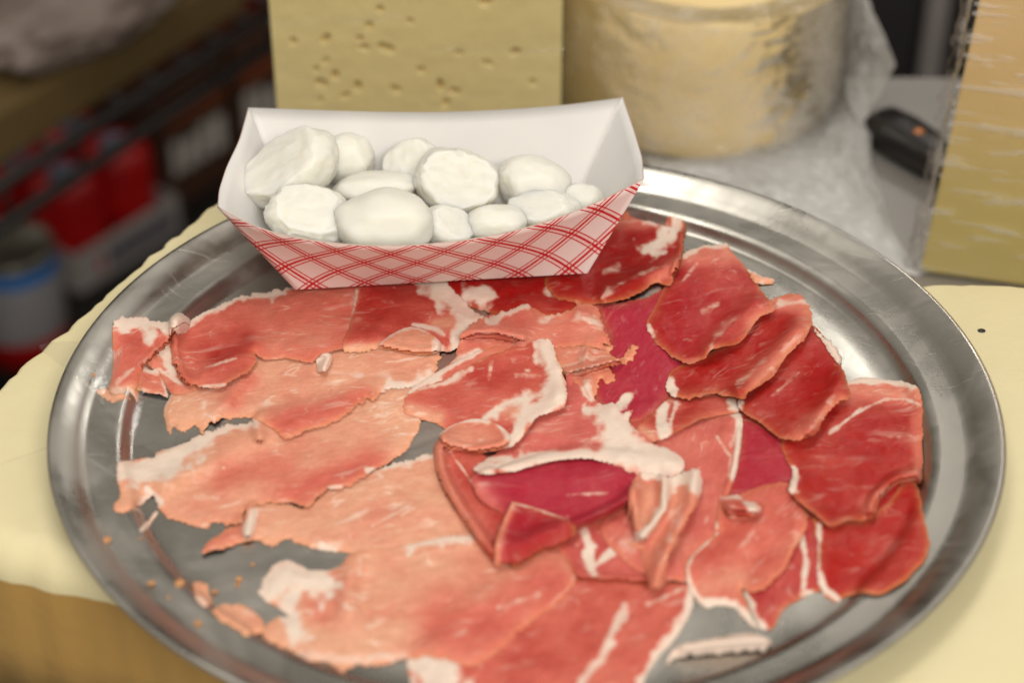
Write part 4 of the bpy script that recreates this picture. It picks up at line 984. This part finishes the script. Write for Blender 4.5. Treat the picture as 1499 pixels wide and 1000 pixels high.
kb('blade', [(.100, .0115, .0014, ZC + .010), (.112, .015, .0012, ZC + .0095), (.135, .015, .001, ZC + .0085), (.148, .006, .0006, ZC + .008)], STEEL)
for t in (.033, .072):
    bm = bmesh.new(); bmesh.ops.create_uvsphere(bm, u_segments=16, v_segments=8, radius=.0038)
    for v in bm.verts: v.co.z *= .35
    o = from_bm('rivet', bm, BRASS); p = A_ + dirv * t; o.location = (p[0], p[1], ZC + .0192); put(o, kn)
tag(kn, 'black handled knife with copper rivets lying on the steel counter', 'knife')

# dark stand behind the counter
st_ = empty('equipment_stand', (.42, .95, -1.0))
for px_, w_, m_, nm in ((1300, .050, POST, 'post'), (1368, .020, GREY, 'panel'), (1425, .045, POST, 'post')):
    c = at_y(px_, 60, .95)
    put(prism(nm, [(c[0] - w_ / 2, .95), (c[0] + w_ / 2, .95), (c[0] + w_ / 2, 1.0), (c[0] - w_ / 2, 1.0)], -1.0, -.1, m_, bevel=.004), st_)
c = at_y(1360, 60, 1.05)
put(prism('back_plate', [(c[0] - .12, 1.05), (c[0] + .3, 1.05), (c[0] + .3, 1.07), (c[0] - .12, 1.07)], -1.0, -.12, POST), st_)
tag(st_, 'dark blurred equipment stand with a grey upright behind the counter', 'stand')

# ------------------------------------------------------------------ shop shelf with groceries
ZS = -.74
P0 = at_z(118, 432, ZS); P1 = at_z(266, 338, ZS)
d_ = (P1 - P0); Lc = float(np.linalg.norm(d_)); d_ = d_ / Lc; n_ = np.array([-d_[1], d_[0], 0])   # n_ points away to the left
print('CARTON', P0, P1, Lc, d_)
rz_ = math.atan2(d_[1], d_[0])
def obox(name, o_, a0, a1, b0, b1, z0, z1, mat, parent=None, bevel=.003):
    poly = [tuple((o_ + d_ * a + n_ * b)[:2]) for a, b in ((a0, b0), (a1, b0), (a1, b1), (a0, b1))]
    ob = prism(name, poly, z0, z1, mat, bevel=bevel)
    if parent: put(ob, parent)
    return ob
def cyl(name, c, r, z0, z1, mat, parent=None, seg=40, prof=None):
    prof = prof or [(0, z0), (r * .96, z0), (r, z0 + .002), (r, z1 - .002), (r * .96, z1), (r * .9, z1 - .003), (0, z1 - .003)]
    V = []; Fs = []
    for rr, z in prof:
        for k in range(seg):
            a = 2 * math.pi * k / seg; V.append((c[0] + rr * math.cos(a), c[1] + rr * math.sin(a), z))
    for i in range(len(prof) - 1):
        for k in range(seg):
            j = (k + 1) % seg; Fs.append((i * seg + k, i * seg + j, (i + 1) * seg + j, (i + 1) * seg + k))
    o = make(name, V, Fs, mat)
    if parent: put(o, parent)
    return o
rack = empty('shelf_rack', tuple(P0 + n_ * .2 + np.array([0, 0, -1.0 - ZS])))
obox('lower_shelf', P0, -1.2, 2.2, -.03, .5, ZS - .03, ZS - .002, DARKMET, rack)
E0 = at_z(0, 272, -.36); E1 = at_z(388, 22, -.36)
dd = E1 - E0; dd = dd / np.linalg.norm(dd); nn = np.array([-dd[1], dd[0], 0])
print('WIRE', E0, E1)
def bar(name, a, b, r, mat, parent):
    a = np.array(a); b = np.array(b); t = (b - a) / np.linalg.norm(b - a)
    s1 = np.cross(t, [0, 0, 1.0]); s1 = s1 / (np.linalg.norm(s1) + 1e-9) if np.linalg.norm(s1) > 1e-6 else np.array([1., 0, 0]); s2 = np.cross(t, s1)
    V = [tuple(p + r * (math.cos(k * math.pi / 4) * s1 + math.sin(k * math.pi / 4) * s2)) for p in (a, b) for k in range(8)]
    Fs = [(k, (k + 1) % 8, 8 + (k + 1) % 8, 8 + k) for k in range(8)] + [tuple(range(8))[::-1], tuple(range(8, 16))]
    return put(make(name, V, Fs, mat), parent)
S0 = E0 - dd * .4; S1 = E1 + dd * .5
for dz_ in (0, -.035): bar('shelf_rail', S0 + [0, 0, dz_], S1 + [0, 0, dz_], .006, DARKMET, rack)
bar('shelf_rail', S0 + nn * .4, S1 + nn * .4, .006, DARKMET, rack)
Ls = float(np.linalg.norm(S1 - S0))
for k in range(int(Ls / .045)):
    a = S0 + dd * (k + .5) * .045
    bar('wire', a, a + nn * .4, .003, DARKMET, rack)
for k in range(int(Ls / .09)):
    a = S0 + dd * (k + .5) * .09
    bar('wire', a, a + [0, 0, -.035], .0025, DARKMET, rack)
for a in (S0 + dd * .1, S1 - dd * .02):
    for b in (0, .4):
        p = a + nn * b; bar('post', (p[0], p[1], -1.0), (p[0], p[1], .5), .013, DARKMET, rack)
tag(rack, 'dark wire shelf rack holding groceries beside the counter', 'shelf')

# case of red cans in a white carton tray
rc0 = Lc / 4.15
case = empty('carton_tray', tuple(P0 + d_ * Lc / 2 + n_ * .1))
wd = rc0 * 6.15
obox('front_wall', P0, 0, Lc, 0, .004, ZS, ZS + .048, CARTON, case, .001)
obox('side_wall', P0, 0, .004, .0045, wd, ZS, ZS + .048, CARTON, case, .001)
obox('side_wall', P0, Lc - .004, Lc, .0045, wd, ZS, ZS + .048, CARTON, case, .001)
obox('bottom', P0, .0045, Lc - .0045, .0045, wd, ZS + .0005, ZS + .004, CARTON, case, 0)
x = .30 * Lc
while x < .93 * Lc:
    w = random.uniform(.35, .75) * .0125
    obox('printed_letter', P0, x, x + w, -.0012, -.0002, ZS + .012, ZS + .012 + .022, BLUEP, case, 0)
    x += w + .0035
obox('printed_emblem', P0, .20 * Lc, .235 * Lc, -.0012, -.0002, ZS + .014, ZS + .032, REDC, case, 0)
tag(case, 'white carton tray with navy lettering full of red cans', 'carton')
rc = Lc / 4.15
k = 0
for i in range(2):
    for j in range(3):
        c = P0 + d_ * (rc * 1.04 + i * rc * 2.04) + n_ * (.008 + rc + j * rc * 2.02)
        can = empty('red_can', (c[0], c[1], ZS + .0045))
        h0 = ZS + .0045; hh = .112
        cyl('body', c, rc * .985, h0, h0 + hh, REDC, can, prof=[(0, h0), (rc * .96, h0), (rc * .985, h0 + .004), (rc * .985, h0 + hh - .016), (rc * .93, h0 + hh - .004), (rc * .88, h0 + hh), (0, h0 + hh)])
        cyl('lid_disc', c, rc * .5, h0 + hh + .0005, h0 + hh + .004, BLUEC if False else plain('grey_blue_lid', (.16, .19, .26), .3, .3), can)
        tag(can, 'red can in the %s row of the white carton tray, %s' % (('front', 'middle', 'back')[j], ('next to the labelled can', 'toward the brown cartons')[i]), 'can', 'red cans in the white carton tray')
# big labelled can in front
cb = at_z(38, 505, ZS)
can = empty('labelled_can', (cb[0], cb[1], ZS))
rb = .046; hb = .125
cyl('body', cb, rb, ZS, ZS + .030, REDC, can, prof=[(0, ZS), (rb, ZS), (rb, ZS + .030)])
cyl('label', cb, rb, ZS, ZS, CANL, can, prof=[(rb, ZS + .0302), (rb + .0003, ZS + .031), (rb + .0003, ZS + .097), (rb, ZS + .098)])
cyl('blue_band', cb, rb, ZS, ZS, BLUEC, can, prof=[(rb, ZS + .0982), (rb + .0004, ZS + .099), (rb + .0004, ZS + .112), (rb, ZS + .113)])
cyl('lid', cb, rb, ZS, ZS, TINM, can, prof=[(rb, ZS + .1132), (rb, ZS + .122), (rb * .97, ZS + .125), (rb * .92, ZS + .121), (0, ZS + .121)])
tag(can, 'tin can with white, blue and red label in front of the red cans', 'can')
c2 = cb - d_ * .115 + n_ * .01
can2 = empty('labelled_can', (c2[0], c2[1], ZS))
for ch in list(can.children):
    q_ = ch.copy(); COL.objects.link(q_); q_.parent = can2
tag(can2, 'tin can with blue banded label cut off beside the whole labelled can', 'can')
# dark brown cartons further along
for k, (u0, u1) in enumerate(((1.12, 1.82), (1.90, 2.75))):
    bx = empty('brown_carton', tuple(P0 + d_ * (u0 + u1) / 2 * Lc + n_ * .12))
    a0, a1 = u0 * Lc, u1 * Lc; b0 = .035
    obox('box', P0, a0, a1, b0, .26, ZS, ZS + .16, CARDD, bx)
    obox('orange_stripe', P0, a0 + .006, a1 - .006, b0 - .0012, b0 - .0002, ZS + .108, ZS + .132, ORANGE, bx, 0)
    x = a0 + .012
    while x < a1 - .03:
        w = random.uniform(.012, .022); hgt = random.uniform(.035, .05)
        obox('printed_letter', P0, x, x + w, b0 - .0012, b0 - .0002, ZS + .045, ZS + .045 + hgt, WHITEP, bx, 0); x += w + .006
    tag(bx, ['dark brown carton with white lettering right behind the red cans', 'dark brown carton with white lettering at the rack post'][k], 'carton', 'brown cartons on the shelf')
    for j in range(3):
        c = P0 + d_ * (a0 + (j + .5) * (a1 - a0) / 3) + n_ * (b0 + .05)
        jr = empty('red_jar', (c[0], c[1], ZS + .1602))
        cyl('body', c, .028, ZS + .1602, ZS + .215, plain('dark_red_glass', (.10, .018, .010), .25), jr)
        cyl('cap', c, .024, ZS + .2155, ZS + .232, ORANGE, jr)
        tag(jr, 'small dark red jar with an orange cap on the brown carton ' + ('behind the red cans', 'at the rack post')[k], 'jar', 'red jars on the brown cartons')
# jars with shiny caps on the lower shelf behind the red cans, and things on the wire shelf
for k, (x, y) in enumerate(((28, 215), (70, 195), (118, 180), (155, 160))):
    c = P0 + d_ * (-.02 + k * .085) + n_ * (.40 + .02 * (k % 2))
    jr = empty('glass_jar', (c[0], c[1], ZS))
    cyl('body', c, .034, ZS, ZS + .17, JARM, jr)
    cyl('cap', c, .03, ZS + .1705, ZS + .19, CAPM, jr)
    tag(jr, 'dark glass jar with a shiny metal cap behind the red cans', 'jar', 'dark jars behind the red cans')
ZW = -.36 + .0065
cbx = empty('cardboard_box', tuple(E0 + nn * .25 + [0, 0, .01]))
def wbox(name, a0, a1, b0, b1, z0, z1, mat, parent):
    poly = [tuple((E0 + dd * a + nn * b)[:2]) for a, b in ((a0, b0), (a1, b0), (a1, b1), (a0, b1))]
    return put(prism(name, poly, z0, z1, mat, bevel=.004 if z1 - z0 > .01 else 0), parent)
Lw = float(np.linalg.norm(E1 - E0))
wbox('box', -.1, Lw * .97, .014, .38, ZW, ZW + .045, CARD, cbx)
wbox('tape', -.08, Lw * .95, .18, .22, ZW + .0452, ZW + .0458, plain('box_tape', (.24, .16, .06), .4), cbx)
tag(cbx, 'long brown cardboard box on the wire shelf', 'box')
c = at_z(70, 105, ZW + .05)
bm = bmesh.new(); bmesh.ops.create_icosphere(bm, subdivisions=5, radius=1)
q = np.array([v.co[:] for v in bm.verts]); dn = vnoise3(q * 2.2) * .35 + vnoise3(q * 6) * .18
for v, d in zip(bm.verts, dn):
    v.co *= 1 + float(d); v.co.x *= .11; v.co.y *= .055; v.co.z *= .035
bag = from_bm('paper_bag', bm, PINKBAG)
bc = E0 + dd * .17 + nn * .045
bag.location = (bc[0], bc[1], ZW + .072); bag.rotation_euler = (0, 0, math.atan2(dd[1], dd[0]))
tag(bag, 'crumpled pink and white bag lying on the brown cardboard box', 'bag')
